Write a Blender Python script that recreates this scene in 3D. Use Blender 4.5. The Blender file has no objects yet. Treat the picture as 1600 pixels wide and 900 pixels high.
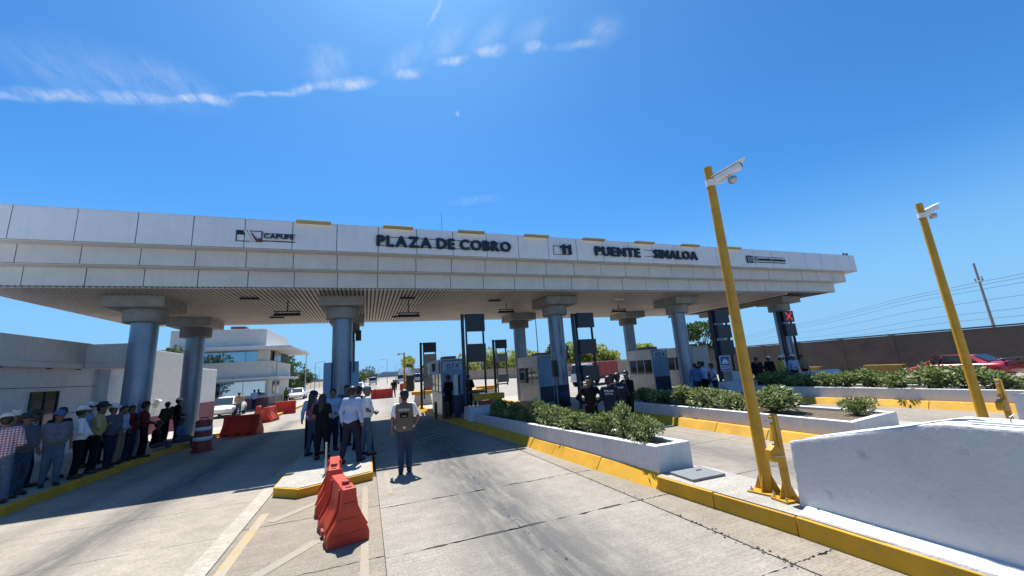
import bpy, bmesh, math, random
import numpy as np
from mathutils import Vector, Matrix, Euler
R = math.radians
rng = random.Random(7)
nrg = np.random.default_rng(11)
SC = bpy.context.scene
COL = bpy.context.collection

# ------------------------------------------------------------------ camera
cam_d = bpy.data.cameras.new('camera'); cam = bpy.data.objects.new('camera', cam_d); COL.objects.link(cam)
YAW, PITCH, ROLL = R(21.109), R(11.709), R(-3.967)
fwd = Vector((math.sin(YAW)*math.cos(PITCH), math.cos(YAW)*math.cos(PITCH), math.sin(PITCH)))
rt = Vector((math.cos(YAW), -math.sin(YAW), 0)); up = rt.cross(fwd)
rt2 = math.cos(ROLL)*rt + math.sin(ROLL)*up; up2 = -math.sin(ROLL)*rt + math.cos(ROLL)*up
m = Matrix((rt2, up2, -fwd)).transposed().to_4x4(); m.translation = Vector((0, 0, 2.05))
cam.matrix_world = m
cam_d.sensor_width = 36.0; cam_d.lens = 601.2/1600*36.0
cam_d.clip_start = 0.05; cam_d.clip_end = 6000
SC.camera = cam

# ------------------------------------------------------------------ sky and sun
SUN_AZ, SUN_EL = R(5), R(64)
W = bpy.data.worlds.new('World'); SC.world = W; W.use_nodes = True
nt = W.node_tree; nt.nodes.clear()
def N(tree, typ, **kw):
    n = tree.nodes.new(typ)
    for k, v in kw.items(): setattr(n, k, v)
    return n
out = N(nt, 'ShaderNodeOutputWorld'); sky = N(nt, 'ShaderNodeTexSky', sky_type='NISHITA')
sky.sun_disc = False; sky.sun_elevation = SUN_EL; sky.sun_rotation = SUN_AZ
sky.air_density = 1.0; sky.dust_density = 0.7; sky.ozone_density = 6.0; sky.altitude = 200
bg = N(nt, 'ShaderNodeBackground'); bg.inputs[1].default_value = 0.070
hs = N(nt, 'ShaderNodeHueSaturation'); hs.inputs['Saturation'].default_value = 1.12; nt.links.new(sky.outputs[0], hs.inputs['Color'])
tint = N(nt, 'ShaderNodeMix', data_type='RGBA', blend_type='MULTIPLY'); tint.inputs[0].default_value = 1.0; tint.inputs[7].default_value = (.60, 1.13, 1.36, 1)
nt.links.new(hs.outputs[0], tint.inputs[6]); 
# pale haze low over the horizon, all the way round
tch = N(nt, 'ShaderNodeTexCoord'); sph = N(nt, 'ShaderNodeSeparateXYZ'); nt.links.new(tch.outputs['Generated'], sph.inputs[0])
hz = N(nt, 'ShaderNodeMapRange', interpolation_type='SMOOTHERSTEP'); nt.links.new(sph.outputs[2], hz.inputs[0]); hz.inputs[1].default_value = -.02; hz.inputs[2].default_value = .42; hz.inputs[3].default_value = .92; hz.inputs[4].default_value = 0
hm_ = N(nt, 'ShaderNodeMix', data_type='RGBA'); nt.links.new(hz.outputs[0], hm_.inputs[0]); nt.links.new(tint.outputs[2], hm_.inputs[6]); hm_.inputs[7].default_value = (2.3, 4.7, 7.6, 1)
nt.links.new(hm_.outputs[2], bg.inputs[0])
# thin broken cloud trail on a cloud layer overhead: coordinates are direction.xy / direction.z
tc = N(nt, 'ShaderNodeTexCoord'); sep = N(nt, 'ShaderNodeSeparateXYZ'); nt.links.new(tc.outputs['Generated'], sep.inputs[0])
mx = N(nt, 'ShaderNodeMath', operation='MAXIMUM'); nt.links.new(sep.outputs[2], mx.inputs[0]); mx.inputs[1].default_value = 0.05
dx = N(nt, 'ShaderNodeMath', operation='DIVIDE'); nt.links.new(sep.outputs[0], dx.inputs[0]); nt.links.new(mx.outputs[0], dx.inputs[1])
dy = N(nt, 'ShaderNodeMath', operation='DIVIDE'); nt.links.new(sep.outputs[1], dy.inputs[0]); nt.links.new(mx.outputs[0], dy.inputs[1])
cmb = N(nt, 'ShaderNodeCombineXYZ'); nt.links.new(dx.outputs[0], cmb.inputs[0]); nt.links.new(dy.outputs[0], cmb.inputs[1])
nz1 = N(nt, 'ShaderNodeTexNoise'); nz1.inputs['Scale'].default_value = 9; nz1.inputs['Detail'].default_value = 6
nt.links.new(cmb.outputs[0], nz1.inputs['Vector'])
wv = N(nt, 'ShaderNodeVectorMath', operation='MULTIPLY_ADD')
nt.links.new(nz1.outputs['Color'], wv.inputs[0]); wv.inputs[1].default_value = (0.07, 0.07, 0); nt.links.new(cmb.outputs[0], wv.inputs[2])
off = N(nt, 'ShaderNodeVectorMath', operation='SUBTRACT'); nt.links.new(wv.outputs[0], off.inputs[0]); off.inputs[1].default_value = (0.035, 0.035, 0)
# puffs: x, y on the layer, rx, ry, rotation, weight
PUFFS = [(-1.2, 1.62, .16, .028, -.15, .75), (-.96, 1.565, .15, .03, -.2, .7), (-.76, 1.525, .15, .032, -.2, .8), (-.56, 1.475, .10, .026, -.25, .95),
         (-.90, 1.45, .14, .12, .4, .22), (-.72, 1.43, .18, .12, .3, .24), (-.60, 1.40, .12, .08, .6, .28),
         (-.33, 1.385, .13, .011, -.35, .75), (-.17, 1.315, .10, .020, -.45, .85), (-.06, 1.262, .07, .026, -.5, 1.0), (-.13, 1.20, .05, .09, .35, .40),
         (.12, 1.155, .045, .022, -.55, .85), (.10, 1.10, .03, .08, .5, .34), (.255, 1.062, .048, .018, -.45, .95), (.22, 1.0, .03, .09, .5, .30),
         (.362, .99, .038, .024, -.4, .95), (.34, .93, .03, .07, .5, .30), (.49, .94, .040, .020, -.3, .75), (.46, .89, .03, .06, .5, .30), (.64, .875, .08, .016, -.45, .5), (.68, .82, .05, .05, .2, .34),
         (.17, .905, .006, .04, .1, 1.0), (.33, 1.315, .004, .022, -.2, .7), (.60, 2.08, .14, .05, -.5, .20), (1.15, 3.4, .7, .16, -.4, .12), (-.4, 4.6, 1.0, .25, .3, .10)]
acc = None
for (px, py, rx_, ry_, ro, wgt) in PUFFS:
    s = N(nt, 'ShaderNodeVectorMath', operation='SUBTRACT'); nt.links.new(off.outputs[0], s.inputs[0]); s.inputs[1].default_value = (px, py, 0)
    ro_n = N(nt, 'ShaderNodeVectorRotate', rotation_type='Z_AXIS'); nt.links.new(s.outputs[0], ro_n.inputs['Vector']); ro_n.inputs['Angle'].default_value = -ro
    sc_ = N(nt, 'ShaderNodeVectorMath', operation='MULTIPLY'); nt.links.new(ro_n.outputs[0], sc_.inputs[0]); sc_.inputs[1].default_value = (1/rx_, 1/ry_, 0)
    ln = N(nt, 'ShaderNodeVectorMath', operation='LENGTH'); nt.links.new(sc_.outputs[0], ln.inputs[0])
    mr = N(nt, 'ShaderNodeMapRange', interpolation_type='SMOOTHSTEP'); nt.links.new(ln.outputs['Value'], mr.inputs[0])
    mr.inputs[1].default_value = 0.1; mr.inputs[2].default_value = 1.7; mr.inputs[3].default_value = wgt*.85; mr.inputs[4].default_value = 0
    if acc is None: acc = mr.outputs[0]
    else:
        a = N(nt, 'ShaderNodeMath', operation='MAXIMUM'); nt.links.new(acc, a.inputs[0]); nt.links.new(mr.outputs[0], a.inputs[1]); acc = a.outputs[0]
nz2 = N(nt, 'ShaderNodeTexNoise'); nz2.inputs['Scale'].default_value = 16; nz2.inputs['Detail'].default_value = 8; nz2.inputs['Roughness'].default_value = 0.68
strn = N(nt, 'ShaderNodeMapping'); strn.inputs['Rotation'].default_value = (0, 0, R(-25)); strn.inputs['Scale'].default_value = (1.6, .55, 1)
nt.links.new(cmb.outputs[0], strn.inputs[0]); nt.links.new(strn.outputs[0], nz2.inputs['Vector'])
mr2 = N(nt, 'ShaderNodeMapRange'); nt.links.new(nz2.outputs['Fac'], mr2.inputs[0]); mr2.inputs[1].default_value = .28; mr2.inputs[2].default_value = .78
mul = N(nt, 'ShaderNodeMath', operation='MULTIPLY'); nt.links.new(acc, mul.inputs[0]); nt.links.new(mr2.outputs[0], mul.inputs[1])
cb = N(nt, 'ShaderNodeBackground'); cb.inputs[0].default_value = (.86, .93, 1, 1); cb.inputs[1].default_value = 0.58
mix = N(nt, 'ShaderNodeMixShader'); nt.links.new(mul.outputs[0], mix.inputs[0]); nt.links.new(bg.outputs[0], mix.inputs[1]); nt.links.new(cb.outputs[0], mix.inputs[2])
nt.links.new(mix.outputs[0], out.inputs[0])

sun_d = bpy.data.lights.new('sun', 'SUN'); sun = bpy.data.objects.new('sun', sun_d); COL.objects.link(sun)
sun_d.energy = 5.0; sun_d.angle = R(.53); sun_d.color = (1, .95, .87)
sv = Vector((math.sin(SUN_AZ)*math.cos(SUN_EL), math.cos(SUN_AZ)*math.cos(SUN_EL), math.sin(SUN_EL)))
sun.rotation_euler = sv.to_track_quat('Z', 'Y').to_euler(); sun.location = (0, 0, 60)
SC.view_settings.view_transform = 'Standard'; SC.view_settings.look = 'None'; SC.view_settings.gamma = 1; SC.view_settings.exposure = 0.80

# ------------------------------------------------------------------ helpers
def tag(o, label=None, cat=None, group=None, kind=None):
    if label: o['label'] = label
    if cat: o['category'] = cat
    if group: o['group'] = group
    if kind: o['kind'] = kind
    return o
def empty(name, loc=(0, 0, 0), rz=0, label=None, cat=None, group=None):
    o = bpy.data.objects.new(name, None); COL.objects.link(o); o.empty_display_size = .2
    o.location = loc; o.rotation_euler = (0, 0, rz)
    return tag(o, label, cat, group)
def link(name, me, parent=None, loc=None, rz=None):
    o = bpy.data.objects.new(name, me); COL.objects.link(o)
    if parent: o.parent = parent
    if loc is not None: o.location = loc
    if rz is not None: o.rotation_euler = (0, 0, rz)
    return o
class MB:
    def __init__(s): s.v = []; s.f = []
    def add(s, vs, fs):
        b = len(s.v); s.v += [tuple(v) for v in vs]; s.f += [tuple(i+b for i in f) for f in fs]; return s
    def box(s, x0, x1, y0, y1, z0, z1):
        return s.add([(x0,y0,z0),(x1,y0,z0),(x1,y1,z0),(x0,y1,z0),(x0,y0,z1),(x1,y0,z1),(x1,y1,z1),(x0,y1,z1)],
                     [(0,3,2,1),(4,5,6,7),(0,1,5,4),(1,2,6,5),(2,3,7,6),(3,0,4,7)])
    def obox(s, c, size, rot=(0,0,0)):
        M = Euler(rot).to_matrix(); c = Vector(c); h = [k/2 for k in size]
        vs = [c + M @ Vector((a*h[0], b*h[1], d*h[2])) for d in (-1,1) for (a,b) in ((-1,-1),(1,-1),(1,1),(-1,1))]
        return s.add(vs, [(0,3,2,1),(4,5,6,7),(0,1,5,4),(1,2,6,5),(2,3,7,6),(3,0,4,7)])
    def prism(s, bot, top):            # two rings of equal length
        n = len(bot)
        return s.add(list(bot)+list(top), [tuple(range(n-1,-1,-1)), tuple(range(n,2*n))]+[(i,(i+1)%n,n+(i+1)%n,n+i) for i in range(n)])
    def poly(s, pts, z0, z1):
        return s.prism([(p[0],p[1],z0) for p in pts], [(p[0],p[1],z1) for p in pts])
    def xprism(s, prof, y0, y1):       # profile in x,z extruded along y
        return s.prism([(p[0],y1,p[1]) for p in prof][::1], [(p[0],y0,p[1]) for p in prof])
    def tube(s, pts, r, n=8, cap=True):
        pts = [Vector(p) for p in pts]; k = len(pts); rs = r if isinstance(r, (list, tuple)) else [r]*k
        rings = []; prev = None
        for i, p in enumerate(pts):
            t = (pts[min(i+1,k-1)]-pts[max(i-1,0)]).normalized()
            if prev is None:
                a = Vector((0,0,1)) if abs(t.z) < .9 else Vector((1,0,0)); u = t.cross(a).normalized()
            else:
                u = (prev - t*prev.dot(t)).normalized()
            prev = u; w = t.cross(u)
            rings.append([p+(u*math.cos(2*math.pi*j/n)+w*math.sin(2*math.pi*j/n))*rs[i] for j in range(n)])
        fs = [(i*n+j, i*n+(j+1)%n, (i+1)*n+(j+1)%n, (i+1)*n+j) for i in range(k-1) for j in range(n)]
        if cap: fs += [tuple(range(n-1,-1,-1)), tuple(range((k-1)*n, k*n))]
        return s.add([v for rg in rings for v in rg], fs)
    def lathe(s, prof, n=20, c=(0,0,0), sx=1, sy=1):
        vs = [(c[0]+r*sx*math.cos(2*math.pi*j/n), c[1]+r*sy*math.sin(2*math.pi*j/n), c[2]+z) for (r,z) in prof for j in range(n)]
        k = len(prof)
        fs = [(i*n+j, i*n+(j+1)%n, (i+1)*n+(j+1)%n, (i+1)*n+j) for i in range(k-1) for j in range(n)]
        fs += [tuple(range(n-1,-1,-1)), tuple(range((k-1)*n, k*n))]
        return s.add(vs, fs)
    def mesh(s, name, mat, smooth=False):
        me = bpy.data.meshes.new(name); me.from_pydata(s.v, [], s.f)
        if mat: me.materials.append(mat)
        if smooth: me.polygons.foreach_set('use_smooth', [True]*len(me.polygons))
        me.update(); return me
    def build(s, name, mat, parent=None, smooth=False, bevel=0, loc=None, rz=None, seg=2):
        o = link(name, s.mesh(name, mat, smooth), parent, loc, rz)
        if smooth and not bevel: pass
        if bevel:
            b = o.modifiers.new('bevel', 'BEVEL'); b.width = bevel; b.segments = seg; b.limit_method = 'ANGLE'; b.angle_limit = R(35)
            o.data.polygons.foreach_set('use_smooth', [True]*len(o.data.polygons))
            w = o.modifiers.new('wn', 'WEIGHTED_NORMAL'); w.keep_sharp = True
        return o
def B(x0,x1,y0,y1,z0,z1): return MB().box(x0,x1,y0,y1,z0,z1)
def T(pts, r, n=8): return MB().tube(pts, r, n)
def autosmooth(o, ang=35):
    me = o.data; bm = bmesh.new(); bm.from_mesh(me)
    bmesh.ops.recalc_face_normals(bm, faces=bm.faces)
    for e in bm.edges:
        e.smooth = not (len(e.link_faces) != 2 or e.calc_face_angle(0) > R(ang))
    for f in bm.faces: f.smooth = True
    bm.to_mesh(me); bm.free(); return o

# ------------------------------------------------------------------ materials
def pm(name, col, rough=.7, var=.12, scale=6, bump=.0, bscale=60, metal=0, col2=None, grime=0, spec=.5, sub=None, coat=0, spots=0, streak=0):
    M = bpy.data.materials.new(name); M.use_nodes = True; t = M.node_tree; p = t.nodes['Principled BSDF']
    p.inputs['Roughness'].default_value = rough; p.inputs['Metallic'].default_value = metal
    p.inputs['Specular IOR Level'].default_value = spec
    if coat: p.inputs['Coat Weight'].default_value = coat; p.inputs['Coat Roughness'].default_value = .08
    tcn = N(t, 'ShaderNodeTexCoord'); nz = N(t, 'ShaderNodeTexNoise'); nz.inputs['Scale'].default_value = scale; nz.inputs['Detail'].default_value = 8; nz.inputs['Roughness'].default_value = .65
    geo = N(t, 'ShaderNodeNewGeometry')
    t.links.new(geo.outputs['Position'], nz.inputs['Vector'])
    c2 = col2 or tuple(c*(1-2.2*var) for c in col)
    rp = N(t, 'ShaderNodeValToRGB'); rp.color_ramp.elements[0].position = .33; rp.color_ramp.elements[1].position = .68
    rp.color_ramp.elements[0].color = (*c2, 1); rp.color_ramp.elements[1].color = (*col, 1)
    t.links.new(nz.outputs['Fac'], rp.inputs[0]); cur = rp.outputs[0]
    if grime:
        n2 = N(t, 'ShaderNodeTexNoise'); n2.inputs['Scale'].default_value = scale*.35; n2.inputs['Detail'].default_value = 10; n2.inputs['Roughness'].default_value = .72
        t.links.new(geo.outputs['Position'], n2.inputs['Vector'])
        r2 = N(t, 'ShaderNodeValToRGB'); r2.color_ramp.elements[0].position = .52; r2.color_ramp.elements[1].position = .72
        r2.color_ramp.elements[0].color = (0,0,0,1); r2.color_ramp.elements[1].color = (grime,grime,grime,1)
        t.links.new(n2.outputs['Fac'], r2.inputs[0])
        mxn = N(t, 'ShaderNodeMix', data_type='RGBA'); t.links.new(r2.outputs[0], mxn.inputs[0]); t.links.new(cur, mxn.inputs[6])
        mxn.inputs[7].default_value = tuple(c*.35 for c in col)+(1,); cur = mxn.outputs[2]
    def darken(fac_out, lo_, hi_, amt, dark):
        nonlocal cur
        r3 = N(t, 'ShaderNodeMapRange'); t.links.new(fac_out, r3.inputs[0]); r3.inputs[1].default_value = lo_; r3.inputs[2].default_value = hi_; r3.inputs[3].default_value = 0; r3.inputs[4].default_value = amt
        m3 = N(t, 'ShaderNodeMix', data_type='RGBA'); t.links.new(r3.outputs[0], m3.inputs[0]); t.links.new(cur, m3.inputs[6]); m3.inputs[7].default_value = (*dark,1); cur = m3.outputs[2]
    if spots:
        n3 = N(t, 'ShaderNodeTexNoise'); n3.inputs['Scale'].default_value = 4.5; n3.inputs['Detail'].default_value = 3; t.links.new(geo.outputs['Position'], n3.inputs['Vector'])
        darken(n3.outputs['Fac'], .66, .76, spots, tuple(c*.5 for c in col))
        n4 = N(t, 'ShaderNodeTexNoise'); n4.inputs['Scale'].default_value = 38; n4.inputs['Detail'].default_value = 6; t.links.new(geo.outputs['Position'], n4.inputs['Vector'])
        darken(n4.outputs['Fac'], .70, .74, min(1, spots*1.6), tuple(c*.45 for c in col))
    if streak:
        mpn = N(t, 'ShaderNodeMapping'); mpn.inputs['Scale'].default_value = (7, 7, .55); t.links.new(geo.outputs['Position'], mpn.inputs[0])
        n5 = N(t, 'ShaderNodeTexNoise'); n5.inputs['Scale'].default_value = 1; n5.inputs['Detail'].default_value = 7; n5.inputs['Roughness'].default_value = .7; t.links.new(mpn.outputs[0], n5.inputs['Vector'])
        darken(n5.outputs['Fac'], .48, .75, streak, tuple(c*.45 for c in col))
    t.links.new(cur, p.inputs['Base Color'])
    if bump:
        nb = N(t, 'ShaderNodeTexNoise'); nb.inputs['Scale'].default_value = bscale; nb.inputs['Detail'].default_value = 5
        t.links.new(geo.outputs['Position'], nb.inputs['Vector'])
        bn = N(t, 'ShaderNodeBump'); bn.inputs['Strength'].default_value = bump; bn.inputs['Distance'].default_value = .02
        t.links.new(nb.outputs['Fac'], bn.inputs['Height']); t.links.new(bn.outputs[0], p.inputs['Normal'])
    M['p'] = 1
    return M
def glass_mat(name, col=(.02,.03,.035), rough=.06):
    M = pm(name, col, rough, .05, 3, spec=.8); return M
def emit_mat(name, col, st):
    M = bpy.data.materials.new(name); M.use_nodes = True; t = M.node_tree; p = t.nodes['Principled BSDF']
    nz = N(t, 'ShaderNodeTexNoise'); nz.inputs['Scale'].default_value = 40
    rp = N(t, 'ShaderNodeValToRGB'); rp.color_ramp.elements[0].color = tuple(c*.7 for c in col)+(1,); rp.color_ramp.elements[1].color = (*col,1)
    t.links.new(nz.outputs['Fac'], rp.inputs[0]); t.links.new(rp.outputs[0], p.inputs['Emission Color']); p.inputs['Emission Strength'].default_value = st
    p.inputs['Base Color'].default_value = (*col,1); return M
def leaf_mat(name, c1, c2, c3, rough=.45, tl=.35):
    M = bpy.data.materials.new(name); M.use_nodes = True; t = M.node_tree; p = t.nodes['Principled BSDF']
    g_ = N(t, 'ShaderNodeNewGeometry'); rp = N(t, 'ShaderNodeValToRGB')
    rp.color_ramp.elements[0].color = (*c1,1); rp.color_ramp.elements[1].color = (*c3,1); e = rp.color_ramp.elements.new(.55); e.color = (*c2,1)
    t.links.new(g_.outputs['Random Per Island'], rp.inputs[0]); t.links.new(rp.outputs[0], p.inputs['Base Color'])
    p.inputs['Roughness'].default_value = rough
    tr = N(t, 'ShaderNodeBsdfTranslucent'); t.links.new(rp.outputs[0], tr.inputs[0])
    ms = N(t, 'ShaderNodeMixShader'); ms.inputs[0].default_value = tl; o_ = t.nodes['Material Output']
    t.links.new(p.outputs[0], ms.inputs[1]); t.links.new(tr.outputs[0], ms.inputs[2]); t.links.new(ms.outputs[0], o_.inputs[0]); return M
def concrete(name, col, groove=0.0, track=None, dirt=.5):
    """cast concrete: blotches, sand grain, transverse tine grooves, dark oil band along lane centre lines"""
    M = bpy.data.materials.new(name); M.use_nodes = True; t = M.node_tree; p = t.nodes['Principled BSDF']
    p.inputs['Roughness'].default_value = .82; p.inputs['Specular IOR Level'].default_value = .35
    geo = N(t, 'ShaderNodeNewGeometry'); pos = geo.outputs['Position']
    def noise(sc, det=6, ro=.6, vec=pos):
        n = N(t, 'ShaderNodeTexNoise'); n.inputs['Scale'].default_value = sc; n.inputs['Detail'].default_value = det; n.inputs['Roughness'].default_value = ro
        t.links.new(vec, n.inputs['Vector']); return n.outputs['Fac']
    def ramp(fac, a, b, p0=.3, p1=.7):
        r = N(t, 'ShaderNodeValToRGB'); r.color_ramp.elements[0].position = p0; r.color_ramp.elements[1].position = p1
        r.color_ramp.elements[0].color = (*a,1); r.color_ramp.elements[1].color = (*b,1); t.links.new(fac, r.inputs[0]); return r.outputs[0]
    def mulc(a, b, f=1):
        q = N(t, 'ShaderNodeMix', data_type='RGBA', blend_type='MULTIPLY'); q.inputs[0].default_value = f
        t.links.new(a, q.inputs[6]); t.links.new(b, q.inputs[7]); return q.outputs[2]
    cur = ramp(noise(.55, 8), tuple(c*.80 for c in col), col)
    cur = mulc(cur, ramp(noise(3.2, 8, .7), (.78,.77,.76), (1.08,1.07,1.06)))
    cur = mulc(cur, ramp(noise(28, 9, .75), (.55,.54,.53), (1.30,1.29,1.27), .28, .72))
    st = N(t, 'ShaderNodeMapping'); st.inputs['Scale'].default_value = (1.2, 26, 1); t.links.new(pos, st.inputs[0])
    cur = mulc(cur, ramp(noise(1.0, 6, .6, st.outputs[0]), (.80,.79,.77), (1.05,1.05,1.05)), dirt)
    sepn = N(t, 'ShaderNodeSeparateXYZ'); t.links.new(pos, sepn.inputs[0])
    hgt = noise(160, 3)
    if track:
        wob = noise(.6, 3)
        for (cx, wd, amt) in track:
            a = N(t, 'ShaderNodeMath', operation='MULTIPLY_ADD'); t.links.new(wob, a.inputs[0]); a.inputs[1].default_value = .5; t.links.new(sepn.outputs[0], a.inputs[2])
            s1 = N(t, 'ShaderNodeMath', operation='SUBTRACT'); t.links.new(a.outputs[0], s1.inputs[0]); s1.inputs[1].default_value = cx+.25
            ab = N(t, 'ShaderNodeMath', operation='ABSOLUTE'); t.links.new(s1.outputs[0], ab.inputs[0])
            mp = N(t, 'ShaderNodeMapRange', interpolation_type='SMOOTHSTEP'); t.links.new(ab.outputs[0], mp.inputs[0]); mp.inputs[1].default_value = 0; mp.inputs[2].default_value = wd; mp.inputs[3].default_value = 1; mp.inputs[4].default_value = 0
            st2 = N(t, 'ShaderNodeMapping'); st2.inputs['Scale'].default_value = (5, .7, 1); t.links.new(pos, st2.inputs[0])
            nn = noise(1.4, 8, .7, st2.outputs[0]); mp2 = N(t, 'ShaderNodeMapRange'); t.links.new(nn, mp2.inputs[0]); mp2.inputs[1].default_value = .18; mp2.inputs[2].default_value = .55
            ml = N(t, 'ShaderNodeMath', operation='MULTIPLY'); t.links.new(mp.outputs[0], ml.inputs[0]); t.links.new(mp2.outputs[0], ml.inputs[1])
            m2 = N(t, 'ShaderNodeMath', operation='MULTIPLY'); t.links.new(ml.outputs[0], m2.inputs[0]); m2.inputs[1].default_value = amt
            q = N(t, 'ShaderNodeMix', data_type='RGBA'); t.links.new(m2.outputs[0], q.inputs[0]); t.links.new(cur, q.inputs[6]); q.inputs[7].default_value = (col[0]*.24, col[1]*.26, col[2]*.29, 1); cur = q.outputs[2]
    t.links.new(cur, p.inputs['Base Color'])
    bn = N(t, 'ShaderNodeBump'); bn.inputs['Strength'].default_value = .35; bn.inputs['Distance'].default_value = .006
    if groove:
        wt = N(t, 'ShaderNodeTexWave', wave_type='BANDS', bands_direction='Y'); wt.inputs['Scale'].default_value = groove; wt.inputs['Distortion'].default_value = 1.2; wt.inputs['Detail'].default_value = 3
        t.links.new(pos, wt.inputs['Vector'])
        ad = N(t, 'ShaderNodeMath', operation='ADD'); t.links.new(hgt, ad.inputs[0]); t.links.new(wt.outputs['Fac'], ad.inputs[1]); hgt = ad.outputs[0]
    t.links.new(hgt, bn.inputs['Height']); t.links.new(bn.outputs[0], p.inputs['Normal'])
    return M
def paint_worn(name, col, under, wear=.5, scale=14):
    M = bpy.data.materials.new(name); M.use_nodes = True; t = M.node_tree; p = t.nodes['Principled BSDF']; p.inputs['Roughness'].default_value = .7
    geo = N(t, 'ShaderNodeNewGeometry')
    n1 = N(t, 'ShaderNodeTexNoise'); n1.inputs['Scale'].default_value = scale; n1.inputs['Detail'].default_value = 10; n1.inputs['Roughness'].default_value = .75
    n2 = N(t, 'ShaderNodeTexNoise'); n2.inputs['Scale'].default_value = 2.2; n2.inputs['Detail'].default_value = 8
    for n in (n1, n2): t.links.new(geo.outputs['Position'], n.inputs['Vector'])
    r2 = N(t, 'ShaderNodeValToRGB'); r2.color_ramp.elements[0].position = .3; r2.color_ramp.elements[1].position = .7
    r2.color_ramp.elements[0].color = tuple(c*.72 for c in col)+(1,); r2.color_ramp.elements[1].color = (*col,1); t.links.new(n2.outputs['Fac'], r2.inputs[0])
    r1 = N(t, 'ShaderNodeValToRGB'); r1.color_ramp.elements[0].position = wear; r1.color_ramp.elements[1].position = wear+.06
    r1.color_ramp.elements[0].color = (1,1,1,1); r1.color_ramp.elements[1].color = (0,0,0,1); t.links.new(n1.outputs['Fac'], r1.inputs[0])
    q = N(t, 'ShaderNodeMix', data_type='RGBA'); t.links.new(r1.outputs[0], q.inputs[0]); t.links.new(r2.outputs[0], q.inputs[6]); q.inputs[7].default_value = (*under,1)
    t.links.new(q.outputs[2], p.inputs['Base Color'])
    bn = N(t, 'ShaderNodeBump'); bn.inputs['Strength'].default_value = .25; bn.inputs['Distance'].default_value = .01
    t.links.new(n1.outputs['Fac'], bn.inputs['Height']); t.links.new(bn.outputs[0], p.inputs['Normal']); return M

CC = (.355, .333, .298)
M_lane = concrete('lane_concrete', CC, 0, [(1.95, 1.35, 1.0)], .9)
M_left = concrete('left_concrete', (0.385, 0.350, 0.300), 0, [(-3.75, .75, .9), (-5.2, .5, .35)])
M_mid = concrete('grooved_concrete', (0.308, 0.277, 0.231), 7, None, .9)
M_lane2 = concrete('second_lane_concrete', (0.323, 0.300, 0.266), 0, [(7.0, .9, .6)])
M_road = concrete('road_concrete', (0.347, 0.323, 0.289), 0, [(1.75, 1.0, .4)])
M_walk = concrete('pavement_concrete', (.455, .445, .41), 0)
M_gut = concrete('gutter_concrete', (0.331, 0.296, 0.246), 9, None, .8)
M_earth = pm('dry_earth', (.24, .20, .15), .95, .18, .6, .3, 20)
M_bed = pm('joint_filler', (.05, .045, .04), .95, .2, 20)
M_yel = paint_worn('yellow_kerb_paint', (.66, .352, .010), (.27, .23, .18), .36, 11)
M_yeld = paint_worn('yellow_marking_paint', (.42, .28, .08), (.30, .265, .215), .48, 9)
M_whm = paint_worn('white_marking_paint', (.42, .39, .33), (.30, .265, .215), .48, 9)
M_yelf = paint_worn('faded_yellow_paint', (.34, .25, .09), (.26, .228, .185), .52, 9)
M_whf = paint_worn('faded_white_paint', (.292, .26, .213), (.255, .226, .183), .50, 6)
M_yelshade = pm('shaded_yellow_paint', (.24,.145,.02), .8, .18, 4, .2, 30, grime=.4)  # yellow of the far blocks darkened, their shade painted into the colour
M_white = pm('white_wall_paint', (.66, .655, .65), .75, .06, 3, .3, 40, grime=.3, spots=.35, streak=.25)
M_wallp = pm('patched_white_paint', (.56, .56, .56), .75, .035, 2.2, .35, 18, grime=.22, spots=.5)
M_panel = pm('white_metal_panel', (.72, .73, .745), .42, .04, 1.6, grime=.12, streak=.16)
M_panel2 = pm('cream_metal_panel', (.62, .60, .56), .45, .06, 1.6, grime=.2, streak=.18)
M_joint = pm('dark_joint', (.06, .07, .08), .8)
M_soff = pm('soffit_slat', (.50, .45, .39), .5, .1, 1.2, grime=.3)
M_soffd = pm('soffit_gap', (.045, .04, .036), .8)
M_conc = pm('cast_concrete', (.34, .33, .31), .85, .15, 3, .3, 40, grime=.4)
M_conc_d = pm('darker_concrete', (.22, .21, .20), .85, .15, 3, .3, 40, grime=.4)  # same concrete in a darker grey, for rear collars and booth roof units
M_shaft = pm('blue_grey_column_paint', (.23, .29, .37), .30, .10, 1.5, metal=.35, grime=.25, streak=.35)
M_navy = pm('navy_paint', (.02, .035, .075), .5, .15, 4)
M_black = pm('black_metal', (.012, .013, .016), .45, .1, 5)
M_screen = pm('dark_led_panel', (.008, .011, .02), .35, .2, 30)
M_greyp = pm('grey_box_back', (.34, .34, .36), .6, .08, 4)
M_poley = pm('yellow_post_paint', (.56, .295, .011), .42, .12, 5, .08, 30, grime=.3, spots=.6, streak=.35)
M_steel = pm('galvanised_steel', (.48, .49, .50), .4, .1, 12, metal=.6)
M_camw = pm('camera_housing', (.74, .74, .72), .4, .05, 8)
M_plate = pm('grey_cover_plate', (.20, .22, .23), .6, .12, 14, .2, 90)
M_red = pm('orange_red_plastic', (.55, .075, .03), .5, .16, 3, .1, 30, grime=.25, col2=(.50,.045,.022), spots=.35, streak=.3)
_t = M_red.node_tree; _p = _t.nodes['Principled BSDF']; _tr = N(_t,'ShaderNodeBsdfTranslucent'); _tr.inputs[0].default_value = (.85,.09,.03,1); _ms = N(_t,'ShaderNodeMixShader'); _ms.inputs[0].default_value = .22
_t.links.new(_p.outputs[0], _ms.inputs[1]); _t.links.new(_tr.outputs[0], _ms.inputs[2]); _t.links.new(_ms.outputs[0], _t.nodes['Material Output'].inputs[0])
M_redd = pm('dark_red_plastic', (.34, .035, .03), .55, .14, 5, grime=.3)
M_letter = pm('navy_sign_letter', (.012, .018, .04), .45, .2, 8)
M_lampy = pm('yellowed_lamp_housing', (.55, .42, .18), .5, .12, 6)
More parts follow.
